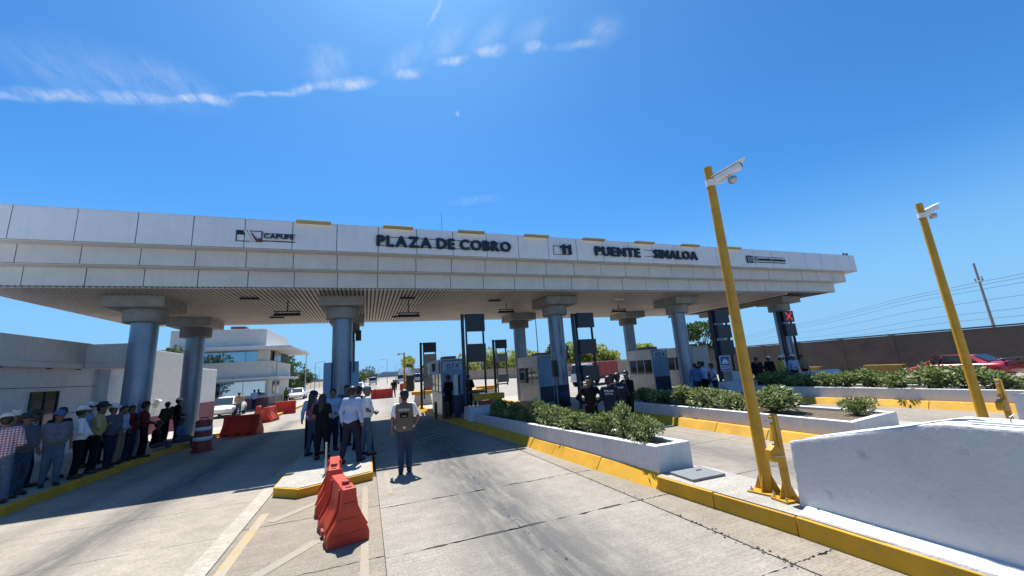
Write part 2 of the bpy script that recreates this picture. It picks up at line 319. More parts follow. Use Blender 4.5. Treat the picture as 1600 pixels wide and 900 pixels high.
M_booth = pm('booth_blue_panel', (.22, .36, .52), .5, .10, 2, grime=.3)
M_boothw = pm('booth_white_panel', (.62, .62, .60), .5, .08, 2, grime=.3)
M_boothm = pm('booth_steel_panel', (.45, .43, .40), .35, .12, 2.5, metal=.5, grime=.2)
M_glass = glass_mat('dark_glass')
M_glassb = pm('reflective_window', (.30, .42, .50), .05, .05, 1, metal=.85)
M_stucco = pm('stucco_wall', (.66, .645, .60), .9, .07, 4, .9, 26, grime=.15)
M_stuccog = pm('grey_blue_stucco', (.70, .72, .75), .85, .06, 3, .4, 30, grime=.2, streak=.25)
M_maroon = pm('maroon_paint', (.19, .04, .055), .6, .15, 4, grime=.3)
M_maroon2 = pm('maroon_tile', (.20, .05, .06), .4, .15, 4)
M_brown = pm('brown_block_wall', (.15, .115, .092), .9, .14, 1.2, .5, 20, grime=.3)
M_tan = pm('tan_wall', (.40, .31, .22), .9, .12, .8, .4, 20, grime=.25)
M_wood = pm('weathered_pole', (.25, .18, .11), .85, .2, 9)
M_polec = pm('concrete_utility_pole', (.30, .30, .31), .8, .1, 6)
M_wire = pm('power_cable', (.03, .03, .035), .6)
M_soil = pm('planter_soil', (.16, .12, .08), .95, .25, 9, .6, 40)
M_bark = pm('bark', (.14, .11, .08), .9, .25, 9, .5, 40)
M_leafA = leaf_mat('shrub_leaf', (.055,.10,.025), (.19,.26,.08), (.50,.50,.24))
M_leafB = leaf_mat('tree_leaf', (.025,.055,.012), (.06,.11,.025), (.14,.19,.06))
M_leafC = leaf_mat('pale_tree_leaf', (.14,.18,.03), (.30,.34,.07), (.48,.50,.14), tl=.5)
M_rubber = pm('rubber', (.015,.015,.016), .8)
M_rim = pm('wheel_rim', (.4,.4,.42), .3, .05, 10, metal=.8)
M_carred = pm('red_car_paint', (.36, .02, .03), .25, .05, 3, coat=.8)
M_carwht = pm('white_car_paint', (.75, .75, .74), .3, .04, 3, coat=.6)
M_cardrk = pm('dark_car_paint', (.05, .055, .07), .3, .04, 3, coat=.6)
M_lightw = pm('headlamp', (.75,.76,.74), .15)
M_lightr = pm('tail_lamp', (.4,.02,.02), .2)
M_truckr = pm('red_cargo_box', (.38,.04,.04), .5, .1, 2, grime=.2)
M_sky_sign = pm('blue_sign_face', (.015,.10,.36), .4, .05, 6)
M_whsign = pm('white_sign_paint', (.78,.78,.76), .5)
M_ltxt = pm('pale_blue_lettering', (.05,.17,.36), .5)
M_tape = pm('reflective_white_band', (.72,.74,.76), .4, .08, 10)
M_redled = emit_mat('red_led', (.9, .04, .04), .5)
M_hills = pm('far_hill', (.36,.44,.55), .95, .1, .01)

# text as mesh, each letter its own object
def text_mesh(ch, size, ext=.02, bold=0.0):
    cu = bpy.data.curves.new('t', 'FONT'); cu.body = ch; cu.size = size; cu.extrude = ext; cu.offset = bold; cu.resolution_u = 3
    o = bpy.data.objects.new('t', cu); COL.objects.link(o)
    dg = bpy.context.evaluated_depsgraph_get(); me = bpy.data.meshes.new_from_object(o.evaluated_get(dg))
    bpy.data.objects.remove(o); bpy.data.curves.remove(cu); return me
def letters(s, parent, x0, x1, z0, h, y, mat, ext=.03, bold=.05, name='letter', space=.30):
    """row of letters standing in the x-z plane at depth y facing -Y, fitted between x0 and x1"""
    ms = []; wid = []
    for ch in s:
        if ch == ' ': ms.append(None); wid.append(h*space); continue
        me = text_mesh(ch, 1.39, .5, 0); co = np.array([v.co[:] for v in me.vertices]); fa = [tuple(p.vertices) for p in me.polygons]; bpy.data.meshes.remove(me)
        co[:,0] -= co[:,0].min()
        if ch.isupper() or ch.isdigit(): co[:,1] = (co[:,1]-co[:,1].min())/(co[:,1].max()-co[:,1].min())
        ms.append((co, fa)); wid.append(co[:,0].max()*h+2*bold*h)
    gap = h*.06; tot = sum(wid)+gap*(len(s)-1); k = (x1-x0)/tot; x = x0
    for q, w in zip(ms, wid):
        if q:
            co, fa = q; mb = MB()
            shifts = [(0,0,0),(2*bold*h,0,.0012),(bold*h,0,.0024),(bold*h,.6*bold*h,.0036),(bold*h,-.6*bold*h,.0048)] if bold else [(0,0,0)]
            for (sx, sz, sy) in shifts:
                mb.add([((c[0]*h+sx)*k, -c[2]*2*ext-sy, c[1]*h*(1-(1.2*bold if bold else 0))+.6*bold*h+sz) for c in co], fa)
            link(name, mb.mesh(name, mat), parent, (x, y, z0))
        x += (w+gap)*k
    return parent

# ------------------------------------------------------------------ ground and roads
def struct(name, mb, mat, parent=None, bevel=0, label=None):
    o = mb.build(name, mat, parent, bevel=bevel)
    if not parent: o['kind'] = 'structure'
    if label: o['label'] = label
    return o
g = struct('ground', MB().add([(-2500,-60,-.14),(2500,-60,-.14),(2500,2500,-.14),(-2500,2500,-.14)], [(0,1,2,3)]), M_earth)
struct('road', MB().add([(-16,-30,-.06),(34,-30,-.06),(60,50,-.06),(46,420,-.06),(-14,420,-.06),(-16,50,-.06)], [(0,1,2,3,4,5)]), M_road)

def jag(a, b, n, amp):
    amp_ = lambda: rng.uniform(-amp, amp)*(1 if rng.random() < .8 else 2.2)
    return [(a[0]+(b[0]-a[0])*i/n, a[1]+(b[1]-a[1])*i/n + (amp_() if 0 < i < n else 0)) for i in range(n+1)]
def slab_row(parent, x0, x1, ys, mat, gap=.016, amp=.012, zt=0.0, xl=None, xr=None):
    for a, b in zip(ys[:-1], ys[1:]):
        L0, L1 = (xl(a), xl(b)) if xl else (x0, x0); R0, R1 = (xr(a), xr(b)) if xr else (x1, x1)
        n = 30
        lo = jag((L0, a+gap/2), (R0-gap, a+gap/2), n, amp); hi = jag((L1, b-gap/2), (R1-gap, b-gap/2), n, amp)
        vs = [(p[0], p[1], zt) for p in lo] + [(p[0], p[1], zt) for p in hi]
        vs += [(p[0], p[1], zt-.07) for p in lo] + [(p[0], p[1], zt-.07) for p in hi]
        k = n+1; fs = [(i, i+1, k+i+1, k+i) for i in range(n)]
        fs += [(2*k+i, 2*k+i+1, i+1, i) for i in range(n)] + [(k+i, k+i+1, 3*k+i+1, 3*k+i) for i in range(n)]
        fs += [(0, k, 3*k, 2*k), (n, 2*k+n, 3*k+n, k+n)]
        link('slab', MB().add(vs, fs).mesh('slab', mat), parent)
def road_part(name, x0, x1, y0, y1):
    return struct(name, MB().add([(x0,y0,-.045),(x1,y0,-.045),(x1,y1,-.045),(x0,y1,-.045)], [(0,1,2,3)]), M_bed)
YS = [-1.5, .6, 1.7, 3.05, 5.24, 7.09, 10.6, 13.4, 16.2, 19.2, 22.2, 25.5]
lane1 = road_part('toll_lane', .1, 4.6, -1.5, 25.5)
slab_row(lane1, .225, 3.72, YS, M_lane, .018, .016, 0, xr=lambda y: 3.98-.034*max(0, y-1))
def kerb1(y):      # road-side foot of the first island
    return float(np.interp(y, [-2, 1.5, 3.4, 5.5, 7, 8.7, 10.95, 14.9, 18.4, 26], [4.6, 4.58, 4.52, 4.34, 4.17, 4.03, 3.88, 3.4, 3.08, 2.75]))
slab_row(lane1, 3.8, 4.4, YS[:8], M_gut, .02, .012, .0, xl=lambda y: 3.985-.034*max(0, y-1), xr=lambda y: kerb1(y)+.05)
YL = [-1, 1.3, 3.2, 5.2, 7.1, 8.85, 10.7, 12.9, 15.2, 17.5, 19.8, 22.2, 25.5]
left = road_part('side_road', -6.5, -1.62, -1, 25.5)
slab_row(left, -6.45, -1.665, YL, M_left, .010, .004)
mid = road_part('median_strip', -1.66, .22, -1, 9.3)
slab_row(mid, -1.665, .236, [-1, 1.5, 3.4, 5.3, 7.25, 9.3], M_mid, .018, .006)
lane2 = road_part('second_toll_lane', 5.0, 9.2, 1, 25.5)
slab_row(lane2, 5.0, 9.2, [1, 3.2, 5.4, 7.6, 9.8, 12, 14.5, 17, 19.5, 22.5, 25.5], M_lane2, .014, .006)
struct('far_lanes', MB().add([(11.0,-2,-.004),(23,-2,-.004),(40,25.5,-.004),(9.0,25.5,-.004),(9.0,12,-.004)], [(0,1,2,3,4)]), M_lane2)
struct('exit_road', MB().add([(-16,25.52,-.002),(42,25.52,-.002),(40,240,-.002),(-12,240,-.002)], [(0,1,2,3)]), M_road)
# painted markings
def strip(name, pts, w, mat, z=.004):
    pts = [Vector((p[0], p[1], 0)) for p in pts]; vs = []
    for i, p in enumerate(pts):
        t = (pts[min(i+1,len(pts)-1)]-pts[max(i-1,0)]).normalized(); n = Vector((-t.y, t.x, 0))*w/2
        vs += [(p+n).to_tuple(), (p-n).to_tuple()]
    vs = [(v[0], v[1], z) for v in vs]
    return struct(name, MB().add(vs, [(2*i, 2*i+1, 2*i+3, 2*i+2) for i in range(len(pts)-1)]), mat)
strip('white_edge_line', [(-1.80, -1), (-1.80, 12)], .24, M_whm)
strip('yellow_edge_line', [(-1.52, -1), (-1.52, 7.9)], .13, M_yeld)
strip('yellow_median_line', [(.0, -1), (.0, 8.6)], .09, M_yelf)
strip('yellow_lane_line', [(.42, 7.8), (.42, 9.6)], .09, M_yelf)
for k, y in enumerate((2.1, 5.2, 7.4)):
    strip('chevron_marking', [(-1.35, y), (-.6, y+1.15-.15*k), (-.1, y+.95-.15*k)], .16, M_whf, .0045)
strip('yellow_second_lane_line', [(8.25, 3), (8.30, 13)], .10, M_yeld)
strip('white_floor_line', [(.2, 11.6), (2.6, 14.4)], .05, M_whm)
strip('white_floor_line', [(.4, 11.5), (2.9, 14.2)], .05, M_whm)

mb = MB()
for _ in range(150):
    yy = 2.2+5.2*rng.random()**1.2; xx = 3.975-.034*max(0,yy-1)+rng.gauss(0,.03); r_ = rng.uniform(.003,.010)*(1.5 if 3.0 < yy < 4.6 else .8)
    mb.obox((xx,yy,r_*.4), (r_*2,r_*1.6,r_*1.2), (rng.random(),rng.random(),rng.random()*3))
o = mb.build('joint_rubble', pm('crumbled_concrete', (.42,.36,.28), .95, .3, 60), lane1); o['kind'] = 'stuff'
mb = MB()
for _ in range(46):
    yy = rng.uniform(2.4,9.4); xx = 1.95+rng.gauss(0,.045)+.05*math.sin(yy*2); r_ = rng.uniform(.005,.015)*(1.6 if rng.random() < .18 else 1); n = 7
    mb.add([(xx+r_*rng.uniform(.6,1.3)*math.cos(6.283*j/n), yy+r_*1.3*rng.uniform(.6,1.3)*math.sin(6.283*j/n), .0025) for j in range(n)], [tuple(range(n))])
o = mb.build('surface_pits', M_bed, lane1); o['kind'] = 'stuff'
mb = MB()
for (x0_, x1_, yj) in ((1.3,1.75,5.24),(1.9,2.25,5.25),(.75,.95,5.23),(1.05,1.25,7.09),(3.1,3.5,5.25),(2.4,2.6,7.1)):
    n = 12; up_e = [(x0_+(x1_-x0_)*j/n, yj+.012+.022*math.sin(math.pi*j/n)*rng.uniform(.3,1), .003) for j in range(n+1)]; lo_e = [(x0_+(x1_-x0_)*j/n, yj-.012-.018*math.sin(math.pi*j/n)*rng.uniform(.3,1), .003) for j in range(n+1)]
    mb.add(up_e+lo_e, [(j, n+1+j, n+2+j, j+1) for j in range(n)])
o = mb.build('joint_spalls', M_bed, lane1); o['kind'] = 'stuff'
# kerbs and islands: structure with kerb stones as pieces
def kerb_run(parent, pts, w, z0, z1, mat, step=1.0, side=1, slope=0.0, name='kerb_stone', zf=None):
    """kerb stones along a polyline; side=+1 body lies to the right of the direction of travel"""
    P_ = [Vector((p[0], p[1], 0)) for p in pts]
    for a, b in zip(P_[:-1], P_[1:]):
        L = (b-a).length; n = max(1, round(L/step)); t = (b-a).normalized(); q = Vector((t.y, -t.x, 0))*side
        for i in range(n):
            s0 = a+t*(L*i/n+.006); s1 = a+t*(L*(i+1)/n-.006); h = z1+rng.uniform(-.006, .006); e = rng.uniform(-.006,.006)
            sl = slope
            bot = [s0+q*e, s1+q*e, s1+q*w, s0+q*w]; topv = [s0+q*(sl+e), s1+q*(sl+e), s1+q*w, s0+q*w]
            if side < 0: bot.reverse(); topv.reverse()
            mbk = MB().prism([(v.x, v.y, z0) for v in bot][::-1], [(v.x, v.y, h) for v in topv][::-1])
            o = mbk.build(name, mat, parent, bevel=.012)
# median island
isl = struct('median_island', MB().poly([(-1.585,8.95),(-1.145,8.565),(.11,9.08),(.135,25),(-1.585,25)], -.03, .168), M_walk)
kerb_run(isl, [(-1.62,25),(-1.62,8.93),(-1.16,8.52),(.15,9.05),(.17,25)], .06, -.02, .158, M_yel, 1.3, side=-1)
# left pavement
lp = [(-6.3,-1),(-6.3,12),(-6.25,17),(-6.0,20.2),(-5.5,24),(-5.3,30),(-5.1,45),(-4.9,70)]
wl = struct('left_pavement', MB().poly([(p[0]-.1,p[1]) for p in lp[:5]]+[(-7.6,24.4),(-12,24.4),(-12,-1)][::1], -.03, .145), M_walk)
kerb_run(wl, lp[:5], .16, -.02, .16, M_yel, 1.2, side=-1)
w2 = struct('kerb_island', MB().poly([(p[0]-.1,p[1]) for p in lp[4:]]+[(-6.2,70),(-6.6,45),(-6.6,24.6)], -.03, .145), M_walk)
kerb_run(w2, lp[4:], .16, -.02, .16, M_yel, 2.0, side=-1)
# first island: raised pad with yellow face
ys1 = [-1.0, 1.5, 3.4, 4.45, 5.46]
pad = struct('island_pad', MB().poly([(kerb1(y)+.03, y) for y in ys1]+[(5.35,5.46),(5.40,-1)], -.03, .215), M_walk)
kerb_run(pad, [(kerb1(y), y) for y in ys1], .06, -.02, .205, M_yel, 1.4, side=1)
isl1 = struct('toll_island', MB().poly([(kerb1(y)+.24, y) for y in (5.5,7,8.7,10.95,14.9,18.4,25.4)]+[(5.1,25.4),(5.28,5.5)], -.03, .20), M_walk)
kerb_run(isl1, [(kerb1(y), y) for y in (5.5,7.0,8.7,10.95,14.9,18.4,25.4)], .30, -.02, .215, M_yel, 1.25, side=1, slope=.17)
isl2 = struct('toll_island', MB().poly([(8.95,4.2),(9.0,12.8),(8.0,14.2),(7.75,25.4),(10.6,25.4),(11.6,12.8),(12.0,2.5),(10.4,2.2)], -.03, .20), M_walk)
kerb_run(isl2, [(8.75,4.0),(8.8,12.8),(7.8,14.2),(7.5,25.4)], .30, -.02, .215, M_yel, 1.5, side=1, slope=.17)
isl3 = struct('toll_island', MB().poly([(16.1,4),(15.9,9),(15.0,14),(14.6,25.4),(17.6,25.4),(18.2,4)], -.03, .20), M_walk)
kerb_run(isl3, [(16.0,3),(15.7,9),(14.8,14),(14.4,25.4)], .30, -.02, .215, M_yel, 1.8, side=1, slope=.17)
isl4 = struct('toll_island', MB().poly([(22.6,12),(22.4,25.4),(25.4,25.4),(25.6,12)], -.03, .20), M_walk)
kerb_run(isl4, [(22.4,12),(22.2,25.4)], .22, -.02, .215, M_yel, 1.8, side=1, slope=.1)

# ------------------------------------------------------------------ planters (white boxes)
def planter(label, quad, z_near, z_far, wall=.14, soil=.07):
    """quad: near-left, near-right, far-right, far-left"""
    t = empty('planter', (0,0,0), 0, label, 'planter', 'white planters on the islands')
    nl, nr, fr, fl = [Vector((p[0], p[1], 0)) for p in quad]
    c = (nl+nr+fr+fl)/4
    def inset(p, d):
        u = (c-p); return p+Vector((math.copysign(d, u.x), math.copysign(d, u.y), 0))
    def wallpiece(a, b, ai, bi, za, zb):
        o = MB().prism([(p.x,p.y,.18) for p in (a,b,bi,ai)], [(p.x,p.y,z) for p,z in ((a,za),(b,zb),(bi,zb),(ai,za))]).build('wall', M_white, t, bevel=.014)
    i = [inset(p, wall) for p in (nl, nr, fr, fl)]
    wallpiece(nl, nr, i[0], i[1], z_near, z_near)
    e = Vector((0,0,0))
    wallpiece(fl, nl, i[3], i[0], z_far, z_near-.002); wallpiece(nr, fr, i[1], i[2], z_near-.002, z_far)
    wallpiece(fr, fl, i[2], i[3], z_far-.003, z_far-.003)
    MB().prism([(p.x,p.y,.19) for p in i], [(i[0].x,i[0].y,z_near-soil),(i[1].x,i[1].y,z_near-soil),(i[2].x,i[2].y,z_far-soil),(i[3].x,i[3].y,z_far-soil)]).build('soil', M_soil, t)
    return t
planter('white planter nearest the barrier wall, with shrubs along the near toll lane', [(4.50,5.55),(5.22,5.55),(4.95,14.55),(3.78,14.55)], .62, .47)
planter('second white planter, behind the camera pole, with a lone round shrub at its end', [(9.06,5.2),(10.95,5.4),(11.0,12.6),(9.1,12.6)], .54, .54)
planter('third white planter, with a long low hedge in front of the red car', [(16.3,2.6),(17.9,2.6),(17.4,12.8),(15.9,12.8)], .56, .56)

# ramped concrete noses at the islands
def nose(label, x0, x1, y0, y1, z, ramp):
    o = MB().prism([(x0,y0,.19),(x1,y0,.19),(x1,y1,.19),(x0,y1,.19)], [(x0+.05,y0+ramp,z),(x1-.05,y0+ramp,z),(x1-.02,y1,z),(x0+.02,y1,z)]).build('concrete_buffer', M_white, None, bevel=.02)
    tag(o, label, 'barrier', 'white concrete buffers')
nose('white sloped concrete buffer behind the near planter, below the black sign frame', 3.62, 4.98, 14.62, 15.6, .68, .08)
nose('white ramped concrete buffer beside the blue car sign', 16.3, 18.8, 14.0, 15.4, .62, .8)
nose('white ramped concrete buffer at the foot of the far right column', 21.9, 24.4, 13.4, 14.6, .78, .7)
nose('low white concrete block behind the group with hats at right', 18.2, 19.6, 15.6, 16.2, 1.05, .05)

# ------------------------------------------------------------------ barrier wall on the right
def barrier_wall(label, ox, oy, full=True):
    t = empty('barrier_wall', (ox, oy, 0), 0, label, 'wall', 'white ramped barrier walls')
    prof = [(3.52,.21),(3.50,.955),(2.12,1.30),(-1.2,1.31),(-1.2,.21)]   # y,z
    x0, x1 = 4.80, 5.42
    b = [(x0, y, z) for y, z in prof]; tp = [(x1, y, z) for y, z in prof]
    # faces leaning slightly inward toward the top
    b = [(x0+.008*(z-.21), y, z) for (_, y, z) in b]
    wb = MB().prism(b, tp).build('wall_body', M_wallp, t)
    bm = bmesh.new(); bm.from_mesh(wb.data); bmesh.ops.recalc_face_normals(bm, faces=bm.faces)
    bmesh.ops.bevel(bm, geom=list(bm.edges), offset=.02, segments=2, affect='EDGES', profile=.6)
    bmesh.ops.triangulate(bm, faces=bm.faces)
    for _ in range(7):
        lg = [e for e in bm.edges if e.calc_length() > .07]
        if not lg: break
        bmesh.ops.subdivide_edges(bm, edges=lg, cuts=1); bmesh.ops.triangulate(bm, faces=bm.faces)
    from mathutils import noise as mn
    for v in bm.verts:
        d = mn.noise(v.co*2.1)*.004+mn.noise(v.co*9)*.002+mn.noise(v.co*26)*.0022; v.co += v.normal*d
    for f in bm.faces: f.smooth = True
    bm.to_mesh(wb.data); bm.free()
    # low recess rails on top
    B(4.93, 4.97, -1.0, 1.95, 1.314, 1.33).build('top_lip', M_wallp, t, bevel=.006)
    for y in (1.75, 1.2, .6):
        T([(5.1,y,1.30),(5.1,y,1.36),(5.12,y-.02,1.375)], .006, 6).build('rebar_hook', M_steel, t)
    if full:
        MB().prism([(4.56,3.40,.18),(4.82,3.46,.18),(4.84,-1.0,.18),(4.60,-1.0,.18)], [(4.575,3.38,.232),(4.82,3.44,.262),(4.84,-1.0,.262),(4.62,-1.0,.232)]).build('skirt', M_white, t, bevel=.008)
    return t
barrier_wall('big white barrier wall with scuffed face at the right edge of the near lane', 0, 0)
barrier_wall('white barrier wall partly hidden behind the big one, cut by the right frame edge', 6.15, .15, False)

def camera_pole(label, loc, aim):
    t = empty('camera_pole', loc, 0, label, 'camera pole', 'yellow poles with surveillance cameras')
    T([(0,0,.02),(0,0,4.70)], [.077,.060], 20).build('pole', M_poley, t, smooth=False); autosmooth(t.children[0], 50)
    MB().obox((0,0,.014), (.36,.36,.022), (0,0,.2)).build('base_plate', M_poley, t, bevel=.004)
    for a in range(4):
        ang = .2+a*math.pi/2; u = Vector((math.cos(ang), math.sin(ang), 0)); n_ = Vector((-u.y, u.x, 0))*.006
        p0, p1, p2 = u*.07, u*.165, u*.07
        MB().prism([tuple(p0+Vector((0,0,.024))-n_), tuple(p1+Vector((0,0,.024))-n_), tuple(p2+Vector((0,0,.24))-n_)], [tuple(p0+Vector((0,0,.024))+n_), tuple(p1+Vector((0,0,.024))+n_), tuple(p2+Vector((0,0,.24))+n_)]).build('gusset', M_poley, t)
        bu = Euler((0,0,.2+math.pi/4+a*math.pi/2)).to_matrix() @ Vector((.195,0,0))
        MB().lathe([(.018,.026),(.018,.05),(.008,.05),(.008,.075)], 8, (bu.x, bu.y, 0)).build('bolt', M_steel, t)
    top = 4.45
    br = empty('bracket_anchor', (0,0,0)); bpy.data.objects.remove(br)
    M_ = Euler((0,0,aim)).to_matrix()
    def tr(v): return M_ @ Vector(v) + Vector((0,0,top))
    T([tr((0,.06,-.02)), tr((0,.16,-.04)), tr((0,.26,.02))], .018, 8).build('bracket', M_camw, t)
    MB().lathe([(.072,-.05),(.072,.05)], 16, (0,0,top-.02)).build('clamp', M_camw, t)
    # camera body: box with sun shield, tilted up a little
    d0, d1 = (0,.05,.02), (0,.44,.17)
    ax = Vector(d1)-Vector(d0); L = ax.length; pit = math.atan2(ax.z, ax.y)
    Mp = Matrix.Rotation(pit, 3, 'X')
    def cb_(x0,x1,y0,y1,z0,z1,name,mat,bev=.006):
        mb = B(x0,x1,y0,y1,z0,z1); mb.v = [tuple(tr(Mp @ Vector(v)+Vector(d0))) for v in mb.v]; return mb.build(name, mat, t, bevel=bev)
    bd = cb_(-.055,.055,0,L,-.05,.05,'camera_body',M_camw,.018)
    cb_(-.068,.068,-.02,L+.10,.055,.068,'sun_shield',M_camw,.004)
    cb_(-.045,.045,L+.001,L+.012,-.04,.04,'lens_window',M_glass,.004)
    mb = MB().lathe([(.0,-.05),(.05,-.045),(.062,-.01),(.062,.04),(.03,.06)], 16); mb.v = [tuple(tr(Vector(v)+Vector((.0,.30,-.03)))) for v in mb.v]
    mb.build('infrared_lamp', M_steel, t, smooth=True)
    return t
camera_pole('near yellow pole with white camera, standing beside the big white barrier wall', (5.0,4.06,.215), R(-132))
camera_pole('farther yellow pole with white camera, at right in front of the low hedge', (11.07,4.14,.20), R(-100))

def gate_post(label, loc, rz):
    t = empty('barrier_gate', loc, rz, label, 'barrier gate', 'yellow barrier gate posts'); t.scale = (.78,.78,1)
    MB().obox((0,0,.014), (.40,.30,.024)).build('base_plate', M_poley, t, bevel=.004)
    B(-.03,.055,-.05,.05,.026,1.02).build('post', M_poley, t, bevel=.01)
    MB().xprism([(-.23,.50),(-.19,.46),(.0,.45),(.0,.60),(-.10,.67),(-.22,.60)], -.06, .06).build('counterweight_box', M_poley, t, bevel=.008)
    MB().xprism([(-.13,.70),(-.02,.70),(-.02,1.0),(-.07,1.0),(-.06,.86)], -.03, .03).build('arm_bracket', M_poley, t, bevel=.006)
    T([(-.17,-.078,.53),(.0,-.078,.52)], .007, 6).build('slot_rod', M_steel, t)
    T([(-.16,-.02,.95),(-.04,-.02,.95)], .016, 8).build('pivot_bolt', M_steel, t); T([(.07,0,.82),(.12,0,.82)], .014, 8).build('latch_bolt', M_steel, t)
    for s in (-1,1):
        MB().prism([(s*.06,-.006,.026),(s*.17,-.006,.026),(s*.06,-.006,.22)],[(s*.06,.006,.026),(s*.17,.006,.026),(s*.06,.006,.22)]).build('gusset', M_poley, t)
    for a, b in ((-.16,-.11),(.16,-.11),(-.16,.11),(.16,.11)): MB().lathe([(.016,.026),(.016,.05),(.008,.05),(.008,.07)], 8, (a,b,0)).build('bolt', M_steel, t)
    return t
gate_post('yellow steel gate post with counterweight, between near camera pole and barrier wall', (4.93,3.74,.215), R(-8))
gate_post('yellow steel gate post beside the farther camera pole at right', (11.2,3.85,.20), R(-8))
c = MB().obox((4.86,5.12,.236), (.62,.50,.035), (0,0,-.04)).build('cover_plate', M_plate, None, bevel=.006)
tag(c, 'dark grey square cover plate lying on the concrete pad by the planter', 'cover')
B(-.05,.05,-.012,.012,0,.008).build('lift_slot', M_black, c, loc=(4.98,5.2,.2535))

# ------------------------------------------------------------------ toll canopy
SX0, SX1, SY0, SY1, SZ = -10.07, 25.85, 14.20, 23.00, 5.147
canopy = empty('toll_canopy', (8,18.6,0), 0, 'long white panelled toll plaza canopy carried on ten round columns', 'canopy')
OFF = Vector((8,18.6,0))
def cpart(mb, name, mat, parent=canopy, **k):
    o = mb.build(name, mat, parent, **k)
    if parent is canopy: o.location = -OFF
    return o
LV = [(SZ,5.68,.0,.0), (5.68,6.224,.34,.60), (6.224,7.186,.70,1.22)]     # z0,z1,y overhang,x overhang
for z0, z1, dy_, dx_ in LV:
    cpart(B(SX0-dx_+.03, SX1+dx_-.03, SY0-dy_+.03, SY1+dy_-.03, z0+.02, z1-.004), 'roof_core', M_soffd)
# step undersides
for (z0, z1, dy_, dx_) in LV[1:]:
    cpart(B(SX0-dx_, SX1+dx_, SY0-dy_, SY1+dy_, z0-.004, z0+.018), 'step_soffit', M_panel2)
PITCH_ = 1.31
pm_cache = {}
def panel(w, h, key, mat):
    k = (round(w,3), key)
    if k not in pm_cache:
        mb = B(0, w, -.03, 0, 0, h); pm_cache[k] = mb.mesh('fascia_panel', mat)
    return pm_cache[k]
for li, (z0, z1, dy_, dx_) in enumerate(LV):
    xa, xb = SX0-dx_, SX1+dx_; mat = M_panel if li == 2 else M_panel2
    js = [.35+PITCH_*k-.0*li for k in range(-12, 24)]
    js = [xa]+[j for j in js if xa+.25 < j < xb-.25]+[xb]; g_ = .022; zb = z0+(.022 if li else .0)
    cpart(B(xa+.02, xb-.02, SY0-dy_-.008, SY0-dy_+.02, zb+.004, z1-.005), 'fascia_backing', M_joint)
    for a, b in zip(js[:-1], js[1:]):
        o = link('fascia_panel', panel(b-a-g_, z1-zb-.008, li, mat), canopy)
        o.location = Vector((a+g_/2, SY0-dy_-.009+rng.uniform(-.004,.004), zb+.002))-OFF; o.rotation_euler = (rng.uniform(-.004,.004), 0, rng.uniform(-.0025,.0025))
    for xs, sg in ((xa,-1),(xb,1)):          # end panels
        n = 7; w = (SY1-SY0+2*dy_)/n
        for k in range(n):
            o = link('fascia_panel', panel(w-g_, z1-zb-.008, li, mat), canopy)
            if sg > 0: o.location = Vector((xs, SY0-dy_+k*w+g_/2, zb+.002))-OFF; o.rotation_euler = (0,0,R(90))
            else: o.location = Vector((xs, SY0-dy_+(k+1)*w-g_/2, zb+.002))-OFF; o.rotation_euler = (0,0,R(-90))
cpart(B(SX0-1.22,SX1+1.22,SY0-.735,SY0-.66,7.186,7.20), 'coping', M_panel)
# soffit: lining strips over a dark void
mb = MB(); x = SX0+.02
while x < 21.9:
    mb.box(x, x+.088, SY0+.02, SY1-.02, SZ-.035, SZ-.002); x += .14
o = cpart(mb, 'soffit_slats', M_soff); o['kind'] = 'stuff'
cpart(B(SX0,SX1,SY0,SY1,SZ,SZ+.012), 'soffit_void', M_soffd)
cpart(B(21.95,22.15,SY0+.3,SY1-.1,SZ-.10,SZ-.002), 'soffit_beam', M_panel2)
cpart(B(19.3,19.42,SY0+.3,SY1-.1,SZ-.075,SZ-.037), 'soffit_beam', M_panel2)
for yy in (SY0-.0, SY1-.06): cpart(B(SX0,SX1,yy+.0,yy+.06,SZ-.045,SZ-.037), 'soffit_trim', M_panel2)
COLS = [(-6.9,16.2,0),(-.87,16.2,0),(8.35,16.25,0),(15.8,16.3,0),(23.7,16.2,0),(-7.15,21.1,1),(-.9,21.1,1),(8.5,21.3,1),(16.4,21.4,1),(24.2,21.2,1)]
for (cx, cy, rear) in COLS:
    r0 = .355
    sh = MB()
    prof = [(r0,.14)]
    for zj in (1.55, 2.65, 3.62): prof += [(r0,zj-.008),(r0-.012,zj-.006),(r0-.012,zj+.006),(r0,zj+.008)]
    prof += [(r0,4.34)]
    sh.lathe(prof, 36, (cx,cy,0)); c_ = cpart(sh, 'column', M_shaft); autosmooth(c_, 25)
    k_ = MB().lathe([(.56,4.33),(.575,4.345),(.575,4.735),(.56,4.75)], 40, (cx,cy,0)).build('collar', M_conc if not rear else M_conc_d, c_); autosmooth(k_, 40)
    B(cx-.78,cx+.78,cy-.86,cy+.86,4.75,5.115).build('capital', M_conc, c_, bevel=.015)
    MB().obox((cx,cy,5.13),(1.66,1.9,.02)).build('capital_plate', M_soffd, c_)
